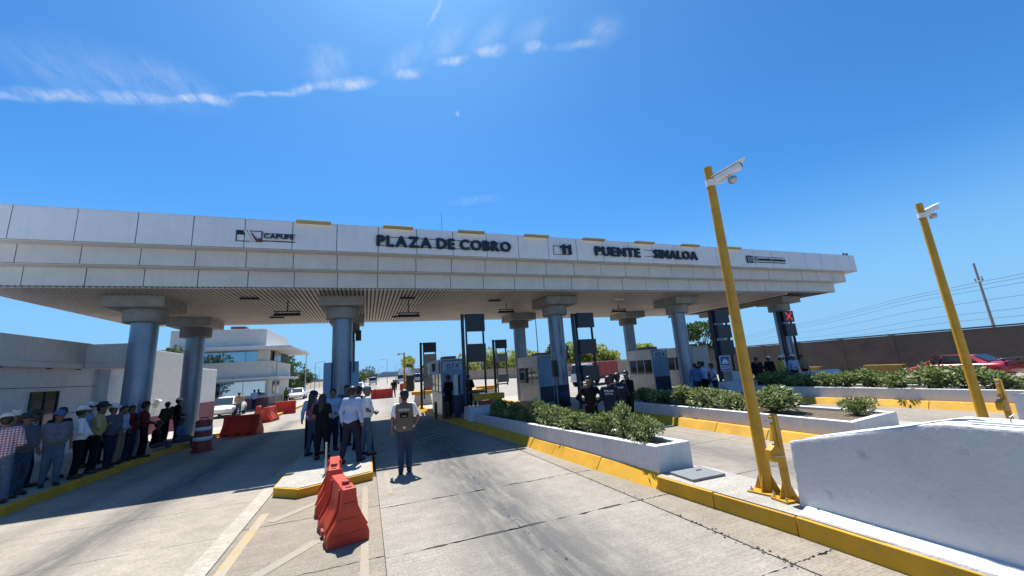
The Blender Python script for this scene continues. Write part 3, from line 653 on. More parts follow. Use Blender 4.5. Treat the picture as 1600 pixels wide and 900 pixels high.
# details on column surfaces
d_ = bpy.data.objects[[o.name for o in canopy.children if o.name.startswith('column')][2]]
MB().lathe([(.362,.18),(.362,1.15)], 36, (8.35,16.25,0)).build('painted_base', M_navy, d_, smooth=True)
T([(8.35-.38,15.95,.2),(8.35-.38,15.95,2.6)], .02, 8).build('conduit', M_steel, d_)
B(7.78,7.98,15.75,15.95,1.55,2.25).build('service_box', M_black, d_, bevel=.02)
cC = bpy.data.objects[[o.name for o in canopy.children if o.name.startswith('column')][1]]
for sx_ in (-1,1):
    B(-.87+sx_*.47-.13,-.87+sx_*.47+.13,16.0,16.45,.9,2.7).build('equipment_box', M_booth, cC, bevel=.015)
B(-.87+.40,-.87+.46,15.95,16.0,2.3,3.5).build('cable_tray', M_black, cC)
B(-.87+.36,-.87+.62,20.6,21.0,3.9,4.4).build('junction_box', M_black, cC)
T([(2.8,14.6,7.18),(2.8,14.6,8.4)], .012, 6).build('antenna', M_steel, None); tag(bpy.data.objects['antenna'], 'thin vertical antenna mast on the canopy roof', 'antenna')
# floodlights along the roof edge
for k, (a, b) in enumerate([(-2.16,-1.13),(.51,1.52),(3.15,4.17),(5.81,6.88),(8.45,9.54),(11.12,12.18),(13.77,14.85),(16.60,17.6)]):
    nm = ['first','second','third','fourth','fifth','sixth','seventh','eighth'][k]
    t = empty('sign_lamp', ((a+b)/2,13.30,7.13), 0, f'{nm} yellowed strip lamp from the left along the canopy top edge', 'lamp', 'strip lamps on the canopy edge')
    w = (b-a)/2
    MB().xprism([(-.09,.0),(.09,-.02),(.09,.045),(-.09,.055)], -w, w).build('housing', M_lampy, t, bevel=.008)
    for c0 in t.children: c0.rotation_euler = (0,0,R(90))
    for s in (-.6,.6): B(s*w-.02,s*w+.02,.03,.20,.02,.05).build('arm', M_steel, t)
# signs on the fascia
FY = SY0-.70-.04
def sign(label, cat='sign'): return empty('sign', (0,0,0), 0, label, cat)
t = sign('dark raised letters PLAZA DE COBRO on the white fascia'); letters('PLAZA DE COBRO', t, .29, 5.25, 6.46, .41, FY-.06, M_letter, .03, .085)
for zz in (6.50,6.82): B(.3,5.2,FY-.02,FY+.0,zz,zz+.018).build('rail', M_joint, t)
t = sign('raised number 11 on the canopy fascia between the two names'); None
for x_ in (7.42, 7.69):
    pr = [(.10,0),(.22,0),(.22,.42),(.12,.42),(.0,.34),(.0,.26),(.10,.31)]
    MB().xprism([(x_+a, 6.46+b) for a, b in pr], FY-.12, FY-.03).build('letter', M_letter, t)
for a in ((6.95,7.0,6.46,6.80),): B(7.12,7.14,FY-.02,FY,6.46,6.84).build('rail', M_joint, t)
B(7.12,7.8,FY-.02,FY,6.825,6.84).build('rail', M_joint, t); B(7.12,7.8,FY-.02,FY,6.46,6.475).build('rail', M_joint, t)
t = sign('dark raised letters PUENTE on the fascia right of the number'); letters('PUENTE', t, 9.06, 11.43, 6.47, .42, FY-.06, M_letter, .03, .085)
for zz in (6.52,6.84): B(9.1,11.4,FY-.02,FY,zz,zz+.018).build('rail', M_joint, t)
t = sign('dark raised letters SINALOA on the fascia at the right of the row'); letters('SINALOA', t, 12.17, 14.76, 6.47, .42, FY-.06, M_letter, .03, .085)
for zz in (6.55,6.84): B(11.7,14.7,FY-.02,FY,zz,zz+.018).build('rail', M_joint, t)
t = sign('logo with a slanted V emblem and the letters CAPUFE at the left of the fascia', 'logo')
for a in ((-3.80,-3.10,6.78,6.80),(-3.80,-3.10,6.44,6.46),(-3.80,-3.775,6.44,6.80),(-3.13,-3.10,6.44,6.80),(-3.10,-2.18,6.47,6.50),(-3.10,-2.18,6.73,6.745)): B(a[0],a[1],FY-.02,FY,a[2],a[3]).build('rail', M_joint, t)
MB().xprism([(-3.60,6.79),(-3.53,6.79),(-3.33,6.44),(-3.42,6.44)][::-1], FY-.05, FY-.02).build('emblem_stroke', M_whsign, t)
MB().xprism([(-3.50,6.79),(-3.45,6.79),(-3.26,6.44),(-3.31,6.44)][::-1], FY-.05, FY-.02).build('emblem_stroke', M_whsign, t)
MB().xprism([(-3.42,6.72),(-3.36,6.70),(-3.24,6.54),(-3.10,6.56),(-3.10,6.44),(-3.24,6.44)][::-1], FY-.05, FY-.02).build('emblem_wing', M_maroon, t)
MB().xprism([(-3.78,6.79),(-3.62,6.79),(-3.56,6.66),(-3.78,6.66)][::-1], FY-.04, FY-.02).build('emblem_field', M_letter, t)
letters('CAPUFE', t, -3.06, -2.22, 6.56, .15, FY-.05, M_letter, .015, .05)
t = sign('small logo with dark emblem block and the word Comunicaciones at the fascia right end', 'logo')
B(18.05,18.50,FY-.05,FY-.02,6.46,6.84).build('emblem', M_letter, t, bevel=.01)
for k in range(3): B(18.12+.12*k,18.18+.12*k,FY-.055,FY-.05,6.52,6.78).build('emblem_bar', M_greyp, t)
letters('Comunicaciones', t, 18.60, 20.9, 6.60, .17, FY-.05, M_letter, .015, .05)
for zz in (6.50,6.53): B(18.5,20.95,FY-.02,FY,zz,zz+.015).build('rail', M_joint, t)
B(18.5,20.95,FY-.02,FY,6.80,6.82).build('rail', M_joint, t)
# little twin spotlight at the roof corner
t = empty('spotlight', (26.75,13.7,7.19), 0, 'small dark twin spotlight on the far right roof corner', 'spotlight')
T([(0,0,0),(0,0,.12)], .015, 6).build('stem', M_black, t); T([(-.14,0,.12),(.14,0,.12)], .015, 6).build('crossbar', M_black, t)
for s in (-1,1): MB().lathe([(.05,.10),(.06,.16),(.045,.22)], 10, (s*.15,0,0)).build('lamp_head', M_maroon, t)
# hanging lamps and flush lamps under the soffit
for k, (x, y, zb, w, nm) in enumerate([(-2.82,16.5,4.60,.9,'left of the second column'),(1.6,16.1,4.42,.9,'above the near toll lane'),(6.2,17.0,4.66,.8,'left of the third column'),(13.0,17.6,4.7,.9,'between the third and fourth columns'),(19.6,20.5,4.7,1.0,'behind the near camera pole')]):
    t = empty('hanging_lamp', (x,y,0), 0, f'dark hanging strip lamp under the soffit, {nm}', 'lamp', 'hanging lamps under the canopy')
    T([(0,0,SZ-.03),(0,0,zb+.14)], .02, 8).build('rod', M_black, t)
    B(-w/2,w/2,-.03,.03,zb+.10,zb+.14).build('carrier', M_black, t)
    MB().prism([(-w/2,-.13,zb-.05),(w/2,-.13,zb-.05),(w/2,.13,zb-.05),(-w/2,.13,zb-.05)],[(-w/2+.03,-.06,zb+.05),(w/2-.03,-.06,zb+.05),(w/2-.03,.06,zb+.05),(-w/2+.03,.06,zb+.05)]).build('reflector', M_black, t)
    for s in (-1,1): B(s*w*.4-.015,s*w*.4+.015,-.015,.015,zb+.05,zb+.10).build('bracket', M_black, t)
    B(-w/2+.05,w/2-.05,-.05,.05,zb-.062,zb-.052).build('tube', M_greyp, t)
for (x, y, nm) in [(-3.9,15.8,'left of the leftmost hanging lamp'),(1.54,15.75,'before the lamp over the near lane'),(5.4,16.35,'beside the lamp left of the third column'),(11.97,16.1,'right of the third column'),(-3.9,20.4,'at the rear edge behind the left lamp'),(1.55,20.9,'at the rear edge over the near lane')]:
    t = empty('soffit_lamp', (x,y,SZ-.036), 0, f'flat lamp box fixed to the soffit {nm}', 'lamp', 'flush soffit lamps')
    B(-.28,.28,-.09,.09,-.07,0).build('housing', M_black if x < 10 else M_panel, t, bevel=.01); B(-.25,.25,-.07,.07,-.078,-.071).build('lens', M_greyp, t)

# ------------------------------------------------------------------ sign frames (lane signals)
def sign_frame(label, x, y, w, ztop, boxes, base=.2, posts=2, d=.22, back=False, rz=0, extra=None):
    t = empty('lane_sign_frame', (x,y,0), rz, label, 'sign frame', 'black lane signal frames')
    B(-w/2-.18,-w/2-.06,-.06,.06,base,ztop).build('mast', M_navy if not back else M_black, t, bevel=.008)
    B(-w/2,-w/2+.06,-.05,.05,base+.5,ztop-.01).build('post', M_black, t, bevel=.006)
    B(w/2-.06,w/2,-.05,.05,base+.9,ztop-.01).build('post', M_black, t, bevel=.006)
    for zz in (base+.95, ztop-.1): B(-w/2-.06,w/2,-.03,.03,zz,zz+.06).build('crossbar', M_black, t)
    B(-w/2-.22,-w/2-.02,-.12,.12,base-.01,base+.03).build('base_plate', M_black, t)
    for (z0, z1, mat) in boxes:
        b = B(-w/2+.0,w/2-.0,-d,-.055,z0,z1).build('signal_box', mat, t, bevel=.012)
        B(-w/2+.05,w/2-.05,-d-.006,-d-.001,z0+.05,z1-.05).build('screen', M_screen if mat is not M_greyp else M_greyp, b)
    return t
sign_frame('tall black lane sign frame with two dark boxes above the white buffer', 4.30, 15.9, .80, 4.42, [(3.66,4.40,M_navy),(2.40,3.14,M_navy)])
sign_frame('tall black lane sign frame with three dark boxes behind the police officers', 8.95, 14.75, .82, 4.20, [(3.56,4.2,M_navy),(2.42,3.05,M_navy),(1.30,1.92,M_navy)])
f4 = sign_frame('black lane sign frame with stacked boxes and a blue car sign', 17.95, 15.6, 1.0, 4.35, [(3.65,4.32,M_navy),(2.85,3.55,M_navy),(1.95,2.72,M_navy)])
f5 = sign_frame('lane sign frame with a red cross signal on the far right column', 22.6, 15.2, .86, 4.2, [(3.55,4.18,M_black),(2.75,3.45,M_navy)])
for s in (-1,1):
    MB().obox((0,-.235,3.865),(.62,.012,.05),(0,s*R(42),0)).build('red_cross_bar', M_redled, f5)
T([(-.05,-.06,1.2),(-.05,-.06,2.7),(.40,-.06,2.7),(.40,-.06,1.2),(-.05,-.06,1.2)], .03, 6).build('empty_frame', M_black, f5)
t = empty('road_sign', (17.50,15.30,.585), 0, 'blue and white sign with a car symbol on the black frame', 'sign'); t.scale = (1,1,.75)
B(-.36,.36,0,.02,.78,1.78).build('plate', M_whsign, t, bevel=.01); B(-.32,.32,-.006,0,1.12,1.74).build('symbol_field', M_sky_sign, t); B(-.32,.32,-.006,0,.82,1.06).build('caption_field', M_sky_sign, t)
MB().prism([(x_,-.012,z_) for x_,z_ in ((-.22,1.24),(.22,1.24),(.24,1.38),(.14,1.42),(.08,1.54),(-.10,1.54),(-.16,1.42),(-.24,1.38))],[(x_,-.007,z_) for x_,z_ in ((-.22,1.24),(.22,1.24),(.24,1.38),(.14,1.42),(.08,1.54),(-.10,1.54),(-.16,1.42),(-.24,1.38))]).build('car_symbol', M_whsign, t)
B(-.28,.28,-.012,-.007,.90,.98).build('caption_line', M_whsign, t)
sign_frame('grey backed lane sign frame at the far end of the near toll island', 3.35, 22.4, .72, 3.80, [(3.23,3.78,M_navy),(2.53,3.13,M_greyp),(1.92,2.45,M_greyp),(1.30,1.85,M_greyp)], back=True)
sign_frame('lane sign frame with grey panels left of the rear third column', 7.5, 22.0, .66, 3.76, [(3.23,3.74,M_navy),(2.45,2.92,M_greyp),(1.28,1.75,M_greyp)], back=True)

# ------------------------------------------------------------------ toll booths
def booth(label, x0, x1, y0, y1, z0, zt, number, side_windows=3, col=M_booth, sidecol=M_boothw, numcol=M_ltxt):
    t = empty('toll_booth', (x0,y0,z0), 0, label, 'toll booth', 'toll booths')
    w, l, h = x1-x0, y1-y0, zt-z0
    B(0,w,0,.04,.0,h).build('front_panel', col, t, bevel=.01)
    B(0,w,l-.04,l,0,h).build('rear_panel', sidecol, t, bevel=.01)
    B(w-.04,w,.041,l-.041,0,h).build('right_panel', sidecol, t)
    B(0,.04,.041,l-.041,0,h*.42).build('lower_panel', M_boothm, t); B(-.03,.05,.0,l,h*.78,h+.02).build('upper_panel', sidecol, t, bevel=.008)
    B(-.02,w+.02,-.02,l+.02,h+.021,h+.08).build('roof', sidecol, t, bevel=.01)
    n = side_windows
    for k in range(n):
        a = .041+(l-.082)*k/n; b = .041+(l-.082)*(k+1)/n
        f_ = B(-.012,.035,a,a+.05,h*.42,h*.78).build('window_post', M_boothw, t)
        B(.012,.022,a+.051,b-.001,h*.421,h*.779).build('pane', M_glass, t)
    B(-.02,.03,.0,l,h*.41,h*.435).build('sill', M_boothw, t)
    B(.04,w-.04,-.006,-.001,h*.03,h*.36).build('kick_panel', M_navy, t)
    B(w*.2,w*.8,.5,1.3,h+.081,h+.22).build('roof_unit', M_conc_d, t, bevel=.02)
    if number:
        B(.06,w-.06,-.010,-.001,h*.80,h*.985).build('number_board', pm('number_board', (.40,.53,.66), .5), t)
        s = empty('x'); bpy.data.objects.remove(s)
        letters(number, t, w*.22, w*.80, h*.845, h*.10, -.016, numcol, .004, .04, 'digit')
        B(w*.16,w*.84,-.013,-.0105,h*.812,h*.826).build('caption_line', numcol, t)
    return t
booth('blue toll booth with number 074 beside the near toll lane', 3.12, 4.12, 17.5, 20.2, .2, 2.56, '074')
booth('white and blue toll booth behind the third front column', 8.05, 9.35, 18.0, 20.7, .2, 2.5, None)
booth('toll booth with steel side and blue number board between third and fourth columns', 15.05, 16.15, 17.9, 20.0, .2, 2.48, '074')
booth('pale toll booth where three people in blue shirts stand', 18.3, 19.6, 18.2, 20.4, .2, 2.52, None, 3, M_boothw)
# card readers / cabinets on the first island
t = empty('card_terminal', (3.55,16.4,.2), 0, 'slim white card terminal in front of booth 074', 'terminal')
B(-.12,.12,-.1,.1,0,.9).build('cabinet', M_navy, t, bevel=.02); B(-.13,.05,-.12,.1,.9,1.75).build('reader_housing', M_boothw, t, bevel=.03); B(.06,.13,-.10,.08,.95,1.7).build('hood', M_black, t)
t = empty('booth_awning_box', (3.0,18.0,2.0), 0, 'white air conditioner box on the left side of booth 074', 'air conditioner')
B(-.36,.06,-.3,.3,0,.55).build('casing', M_boothw, t, bevel=.02); B(-.26,-.10,-.306,-.301,.12,.48).build('grille', M_black, t)
for k, (x, y) in enumerate(((3.25,16.95),(3.02,17.6),(3.42,17.05))):
    t = empty('guard_hoop', (x-.25,y-.6,.2), 0, ['dark guard hoop by the near kerb of booth 074', 'dark guard hoop farther along the booth 074 kerb', 'dark guard hoop closest to the card terminal'][k], 'guard hoop', 'guard hoops at booth 074')
    T([(0,0,0),(0,0,.55)]+[(.0,.09-.09*math.cos(a),.55+.09*math.sin(a)) for a in np.linspace(.3,math.pi-.3,5)]+[(0,.18,.55),(0,.18,0)], .045, 8).build('hoop', pm('brown_hoop', (.10,.06,.03), .6), t)
    MB().lathe([(.08,0),(.08,.015)], 12).build('foot_plate', M_black, t)
for (x, y, w, lab) in ((5.2,21.5,1.6,'yellow gate arm box behind the white buffer'),(3.3,25.2,1.1,'yellow beam beyond booth 074 at the far end'),(7.4,25.0,1.1,'yellow beam beyond the second lane')):
    t = empty('crash_cushion', (x,y,.2), 0, lab, 'barrier', 'yellow topped island ends')
    MB().prism([(-w/2,-.3,.0),(w/2,-.3,.0),(w/2,.3,.0),(-w/2,.3,.0)],[(-w/2+.1,-.22,.62),(w/2-.1,-.22,.62),(w/2-.1,.22,.62),(-w/2+.1,.22,.62)]).build('concrete_block', M_boothw, t, bevel=.03)
    B(-w/2-.1,w/2+.1,-.26,.26,.63,.83).build('yellow_beam', M_yel, t, bevel=.02)
t = empty('yellow_beam_barrier', (4.75,16.1,.2), 0, 'mustard yellow beam above orange base behind the white buffer', 'barrier')
B(-.6,.75,-.12,.12,.62,.86).build('beam', M_yel, t, bevel=.03); B(-.35,.6,-.1,.1,.32,.60).build('orange_base', M_red, t, bevel=.03)
for s in (-.5,.6): B(s-.04,s+.04,-.05,.05,0,.62).build('leg', M_black, t)
for (x, y, lab) in ((6.05,21.0,'tall slim grey reader post on the near toll island'),(4.5,18.8,'white reader cabinet behind the black sign frame')):
    t = empty('reader_post', (x-1.0,y,.2), 0, lab, 'post'); B(-.09,.09,-.09,.09,0,1.9).build('casing', M_greyp, t, bevel=.02); B(-.1,.1,-.1,.1,1.9,1.95).build('cap', M_boothw, t)

# ------------------------------------------------------------------ plastic barriers, drum, cones, post
def red_barrier(label, loc, rz, L=.95, mat=M_red, s=1.0):
    t = empty('plastic_barrier', loc, rz, label, 'barrier', 'red plastic water barriers')
    half = [(.255,0),(.255,.10),(.235,.16),(.17,.26),(.115,.38),(.095,.50),(.085,.66)]
    prof = [(-x,z) for x,z in half]+[(x,z) for x,z in half[::-1]]
    rings = []
    ysec = [(0,.97),(.02,1),(L*.32,1),(L*.36,.9),(L*.64,.9),(L*.68,1),(L-.02,1),(L,.97)]
    n = len(prof); mb = MB(); vs = [(x*k*s, y*s, z*s*(1 if k > .95 else .99)) for (y,k) in ysec for (x,z) in prof]
    fs = [(i*n+j, (i+1)*n+j, (i+1)*n+(j+1)%n, i*n+(j+1)%n) for i in range(len(ysec)-1) for j in range(n)]
    fs += [tuple(range(n)), tuple(range((len(ysec)-1)*n+n-1, (len(ysec)-1)*n-1, -1))]
    o = mb.add(vs, fs).build('barrier_body', mat, t, bevel=.012*s)
    MB().lathe([(.05*s,.66*s),(.05*s,.70*s),(.045*s,.705*s)], 12, (0,.28*s,0)).build('filler_cap', M_redd, t)
    B(-.035*s,.035*s,.06*s,.085*s,.662*s,.668*s).build('coupling_slot', M_black, t)
    B(-.06*s,.06*s,-.012*s,.0,.44*s,.49*s).build('coupling_pin', mat, t)
    for sg in (-1,1):
        for yc in (.18,.5,.82):
            a = [(sg*.262*s,(yc-.07)*L*s,.02*s),(sg*.262*s,(yc+.07)*L*s,.02*s),(sg*.262*s,(yc+.07)*L*s,.10*s),(sg*.262*s,(yc-.07)*L*s,.10*s)]
            MB().prism(a, [(v[0]-sg*.03*s,v[1],v[2]) for v in a]).build('fork_slot', M_redd, t)
        for yc in (.16,.84):
            MB().tube([(sg*.252*s,yc*L*s,.14*s),(sg*.180*s,yc*L*s,.27*s),(sg*.125*s,yc*L*s,.39*s),(sg*.102*s,yc*L*s,.52*s),(sg*.094*s,yc*L*s,.63*s)], .018*s, 8).build('moulded_rib', mat, t, smooth=True)
    for zc, hw_ in ((.30,.12),(.13,.20)): B(-hw_*s,hw_*s,-.008*s,.001,zc*s-.008*s,zc*s+.008*s).build('mould_seam', mat, t)
    return t
red_barrier('nearest orange red plastic barrier standing on the median strip', (-.19,5.86,0), R(12), .98)
red_barrier('second orange red plastic barrier, just behind the nearest one', (-.47,7.2,0), R(3), 1.2)
red_barrier('large red plastic barrier seen side on at the left kerb', (-5.72,20.8,0), R(-105), 1.15, M_red, 1.28)
red_barrier('small red plastic barrier end on, left of two beside the kerb island', (-6.0,27.7,0), R(10), 1.0, M_red, 1.25)
red_barrier('small red plastic barrier end on, right of two beside the kerb island', (-5.3,26.0,0), R(-10), 1.0, M_red, 1.25)
red_barrier('red plastic barrier farther along the kerb island near the trees', (-5.9,31.6,0), R(-80), 1.0, M_red, 1.3)
red_barrier('red plastic barrier lying across the far end of the near lane', (.45,41.2,0), R(-90), 1.5, M_red, 1.35)
red_barrier('far red plastic barrier left of the lamp pole', (4.6,60,0), R(-90), 1.6, M_red, 1.3)
red_barrier('far red plastic barrier right of the lamp pole', (6.2,46,0), R(-90), 1.6, M_red, 1.3)
def cone(label, loc):
    t = empty('traffic_cone', loc, 0, label, 'cone', 'traffic cones')
    B(-.2,.2,-.2,.2,0,.04).build('foot', M_red, t, bevel=.01); MB().lathe([(.15,.04),(.045,.70),(.03,.72)], 16).build('cone_body', M_red, t, smooth=True)
    MB().lathe([(.112,.30),(.092,.42)], 16).build('band', M_tape, t, smooth=True)
cone('orange cone beside the far red barrier', (3.6,45,0)); cone('orange cone beyond the lamp pole', (7.9,46,0))
t = empty('traffic_drum', (-5.2,16.75,0), 0, 'dark red traffic drum with white bands at the left kerb', 'drum')
MB().lathe([(.31,0),(.31,.08),(.27,.10),(.265,.38),(.255,.40),(.25,.68),(.24,.70),(.235,.98),(.20,1.02),(.05,1.03)], 24).build('drum_body', M_redd, t); autosmooth(t.children[0], 40)
for a, b, r_ in ((.36,.48,.272),(.68,.80,.254)): MB().lathe([(r_,a),(r_-.006,b)], 24).build('band', M_tape, t, smooth=True)
T([(-.1,0,1.02),(-.1,0,1.10),(.1,0,1.10),(.1,0,1.02)], .018, 8).build('handle', M_redd, t)
t = empty('steel_post', (-.77,9.42,.165), 0, 'short thin steel post on the median island tip', 'post')
T([(0,0,.0),(0,0,.62)], .022, 10).build('tube', M_steel, t); MB().obox((0,0,.008),(.16,.10,.014),(0,0,.5)).build('foot_plate', M_steel, t)

# ------------------------------------------------------------------ left buildings
t = empty('office_building', (-10,12,0), 0, 'low white office with flat overhanging parapet behind the row of men', 'building')
def lb(mb, name, mat, par=None, **k):
    o = mb.build(name, mat, par or t, **k)
    if par is None: o.location = (10,-12,0)
    return o
lb(B(-18,-9.85,2,20.4,.14,3.2), 'wall', M_stuccog)
lb(B(-18.3,-9.45,1.5,18.95,3.06,3.24), 'eave_lip', M_stuccog, bevel=.02)
lb(B(-18.2,-9.52,1.6,18.9,3.241,3.98), 'parapet', M_stuccog, bevel=.02)
lb(B(-9.52,-8.25,18.6,20.2,3.24,3.93), 'porch_parapet', M_stuccog, bevel=.02); lb(B(-9.45,-8.2,18.5,20.3,3.06,3.239), 'porch_lip', M_stuccog, bevel=.02)
lb(B(-9.9,-9.5,20.2,22.8,.14,4.0), 'wing_wall', M_stuccog)
w_ = lb(B(-9.87,-9.83,16.95,18.15,1.0,2.33), 'window', M_glass)
for yy in (16.95,17.53,18.10): B(-9.826,-9.80,yy,yy+.05,1.0,2.33).build('mullion', M_joint, w_, loc=(0,0,0))
B(-9.85,-9.76,16.9,18.2,.93,.995).build('sill', M_stuccog, w_)
for zz in (1.55,2.45): lb(B(-9.849,-9.843,2.2,20.3,zz,zz+.02), 'wall_groove', M_joint)
for yy in (15.3,17.2,18.6): lb(MB().lathe([(.07,3.03),(.07,3.058)], 12, (-9.65,yy,0)), 'eave_lamp', M_black)
t = empty('stucco_wall', (-10,27,0), 0, 'tall lit stucco wall with maroon base behind the two left columns', 'wall')
o = B(-.5,.5,-4.2,.9,.0,4.05).build('wall_body', M_stucco, t, bevel=.02); B(.501,.515,-4.2,.9,.0,.95).build('maroon_base', M_maroon, t)
MB().xprism([(.501,1.35),(.62,1.35),(.70,1.62),(.62,1.72),(.501,1.72)], -3.0, -2.7).build('wall_lamp', M_boothw, t, bevel=.01)
t = empty('stucco_wall', (-10,30.8,0), 0, 'lower stucco wall block with maroon base right of the left columns', 'wall')
B(-.6,.62,-1.9,.9,.0,3.3).build('wall_body', M_stucco, t, bevel=.03); B(.621,.635,-1.9,.9,.0,1.25).build('maroon_base', M_maroon, t); B(-.55,.6,-1.915,-1.901,.0,1.25).build('maroon_base', M_maroon, t)
# two storey control building
t = empty('control_building', (-12,44,0), 0, 'two storey white control building with wide window bands and slab eaves', 'building')
def cb2(x0,x1,y0,y1,z0,z1,name,mat,bev=.0): return B(x0+12,x1+12,y0-44,y1-44,z0,z1).build(name, mat, t, bevel=bev)
X1 = -8.4
cb2(-15.7,X1,42,52,.0,2.55,'ground_floor',M_stucco); cb2(-16.3,X1+.9,41.2,52.4,2.56,2.78,'floor_slab',M_white,.02)
cb2(-15.7,X1+.1,41.8,52,2.79,4.25,'upper_wall',M_stucco); cb2(-15.7,X1-.1,42.2,51.8,4.26,5.25,'window_core',M_joint)
cb2(-16.7,X1+1.9,40.6,53,5.26,5.52,'roof_slab',M_white,.02); cb2(-15.9,X1-.3,41.6,52,5.53,7.2,'roof_wall',M_stucco,.02)
for k in range(4): cb2(-15.6+1.75*k,-13.89+1.75*k,42.10,42.19,4.27,5.24,'window_pane',M_glassb)
for k in range(4): cb2(-15.6+1.75*k,-13.89+1.75*k,41.90,41.99,1.20,2.45,'window_pane',M_glassb if k > 1 else M_glass)
cb2(X1-1.0,X1-.02,42.06,42.15,4.27,5.24,'louvre_frame',M_stucco); cb2(X1+.0,X1+.06,43.5,46.5,4.3,5.2,'side_window',M_glass); cb2(X1+.0,X1+.06,43.5,46.5,1.2,2.4,'side_window',M_glass)
cb2(-15.7,X1,41.93,41.99,.0,.95,'maroon_base',M_maroon2); cb2(X1+.001,X1+.03,42,52,.0,.95,'maroon_base',M_maroon2)
for k in range(3): cb2(X1+.031,X1+.05,42.3+k*2.9,44.8+k*2.9,.08,.86,'maroon_tile_panel',M_maroon2)
cb2(-12.5,-11.3,45,46.2,7.21,7.9,'water_tank',M_maroon)
MB().tube([(X1+12.12,-1.9,4.2),(X1+12.12,-.4,2.8)], .03, 6).build('diagonal_brace', M_steel, t); T([(X1+12.5,-1.6,0),(X1+12.5,-1.6,5.25)], .06, 8).build('support_post', M_steel, t)
# ------------------------------------------------------------------ far walls, poles, wires
def wall_line(label, pts, h, th, mat, cap=None, step=3.2):
    t = empty('boundary_wall', (pts[0][0],pts[0][1],0), 0, label, 'wall'); o0 = Vector((pts[0][0],pts[0][1],0))
    for a, b in zip(pts[:-1], pts[1:]):
        a = Vector((*a,0)); b = Vector((*b,0)); L = (b-a).length; n = max(1, round(L/step)); d = (b-a).normalized(); ang = math.atan2(d.y, d.x)
        for k in range(n):
            c_ = a+d*(L*(k+.5)/n)-o0
            MB().obox((0,0,h/2-.1),(L/n-.03,th,h+.2)).build('wall_panel', mat, t, loc=c_, rz=ang)
            MB().obox((-L/n/2,0,h/2-.1),(.28,th+.08,h+.24)).build('wall_pier', mat, t, loc=c_, rz=ang)
        MB().obox((0,0,h+.03+.04),(L,th+.10,.08)).build('coping', mat, t, loc=(a+b)/2-o0, rz=ang)
    return t
wall_line('long dark brown boundary wall behind the red car', [(33.2,-3),(33.2,12.5),(33.2,34)], 2.45, .25, M_brown)
wall_line('tan boundary wall beyond the toll booths', [(40,36),(25,84),(14,122)], 2.05, .25, M_tan, step=5)
for k, (x, y, l, rz_, lab) in enumerate(((31.2,20.4,2.6,90,'yellow block painted as shaded, low against the brown wall, right of the last column'),(31.6,15.6,2.2,90,'yellow block painted as shaded, low against the brown wall, left of the red car'),(23.2,15.6,1.5,5,'yellow topped barrel barrier beside the far right column'),(28.2,6.6,1.2,80,'yellow block behind the red car at the frame edge'))):
    o = MB().prism([(-l/2,-.3,0),(l/2,-.3,0),(l/2,.3,0),(-l/2,.3,0)],[(-l/2+.06,-.22,.62),(l/2-.06,-.22,.62),(l/2-.06,.22,.62),(-l/2+.06,.22,.62)]).build('concrete_block', M_yelshade, None, bevel=.03, loc=(x,y,0), rz=R(rz_)); tag(o, lab, 'barrier', 'yellow painted blocks')
UP = []
def utility(label, x, y, h, arm=1.6, r=.16, rz=0, mat=M_polec, ins=True):
    t = empty('utility_pole', (x,y,0), rz, label, 'utility pole', 'utility poles')
    T([(0,0,-.1),(0,0,h)], [r,r*.62], 12).build('pole', mat, t)
    if arm:
        B(-arm/2,arm/2,-.06,.06,h*.80,h*.80+.10).build('crossarm', mat, t)
        for s in (-1,1): T([(s*arm*.45,0,h*.80+.1),(s*arm*.45,0,h*.80+.38)], .05, 8).build('insulator', M_greyp, t)
    return t
utility('concrete utility pole with cross arm rising behind the brown wall at right', 50,16.44,8.3,1.5,.125,R(35))
for (yy, z0, z1, lab) in [(0,6.85,6.4,'uppermost thin cable'),(.5,6.6,6.1,'second cable'),(1.1,6.25,5.7,'third cable'),(2,5.3,4.9,'middle cable'),(3,4.3,3.9,'lower cable'),(4,3.7,3.3,'lowest cable')]:
    pts = []
    for k in range(33):
        s = -30+k*4.2; sag = .35*math.sin(math.pi*((s+30)%40)/40)
        pts.append((50+s*.60+yy*.3, 16.44+s*.80-yy*.3, z0-sag+(z1-z0)*abs(s)/60))
    o = T(pts, .014, 5).build('power_cable', M_wire, None); tag(o, f'{lab} strung past the utility pole above the brown wall', 'cable', 'power cables')
utility('slim dark pole rising behind the booth with the blue number board', 31,40,6.2,0,.09,0,M_black)
def street_lamp(label, x, y, h, arm=1.2, mat=M_steel, r=.08):
    t = empty('street_lamp', (x,y,0), 0, label, 'street lamp', 'street lamps')
    T([(0,0,0),(0,0,h)], [r,r*.6], 8).build('pole', mat, t); T([(0,0,h-.02),(arm*.5,0,h+.12),(arm,0,h+.14)], r*.5, 6).build('arm', mat, t)
    B(arm-.15,arm+.35,-.12,.12,h+.06,h+.16).build('lamp_head', M_greyp, t); return t
for k, (az, D, el) in enumerate(((-7.32,62,4.0),(-6.23,95,2.39),(-5.68,130,1.7),(-5.25,110,2.25),(-6.7,140,1.55),(-5.0,160,1.4),(2.72,120,2.3),(3.83,140,1.5),(7.58,150,1.1),(1.6,170,1.2))):
    street_lamp(f'slender street lamp, number {k+1} counted from the left along the far road' if False else ['tallest street lamp right of the left tree','street lamp left of the second column, second tallest','faint thin street lamp close left of the second column','street lamp close beside the second column','faint street lamp among the poles beyond the left tree','faintest distant street lamp left of the second column','distant street lamp left of the yellow lamp pole','faint distant street lamp near the yellow lamp pole','distant street lamp just left of the grey sign frame','faint far street lamp right of the second column'][k],
                D*math.sin(R(az)), D*math.cos(R(az)), 2.05+D*math.tan(R(el)), 1.6 if k%2 else -1.6)
t = empty('lamp_pole', (2.45,28.0,0), 0, 'ochre lamp pole with dark box at the end of the near toll island', 'lamp pole')
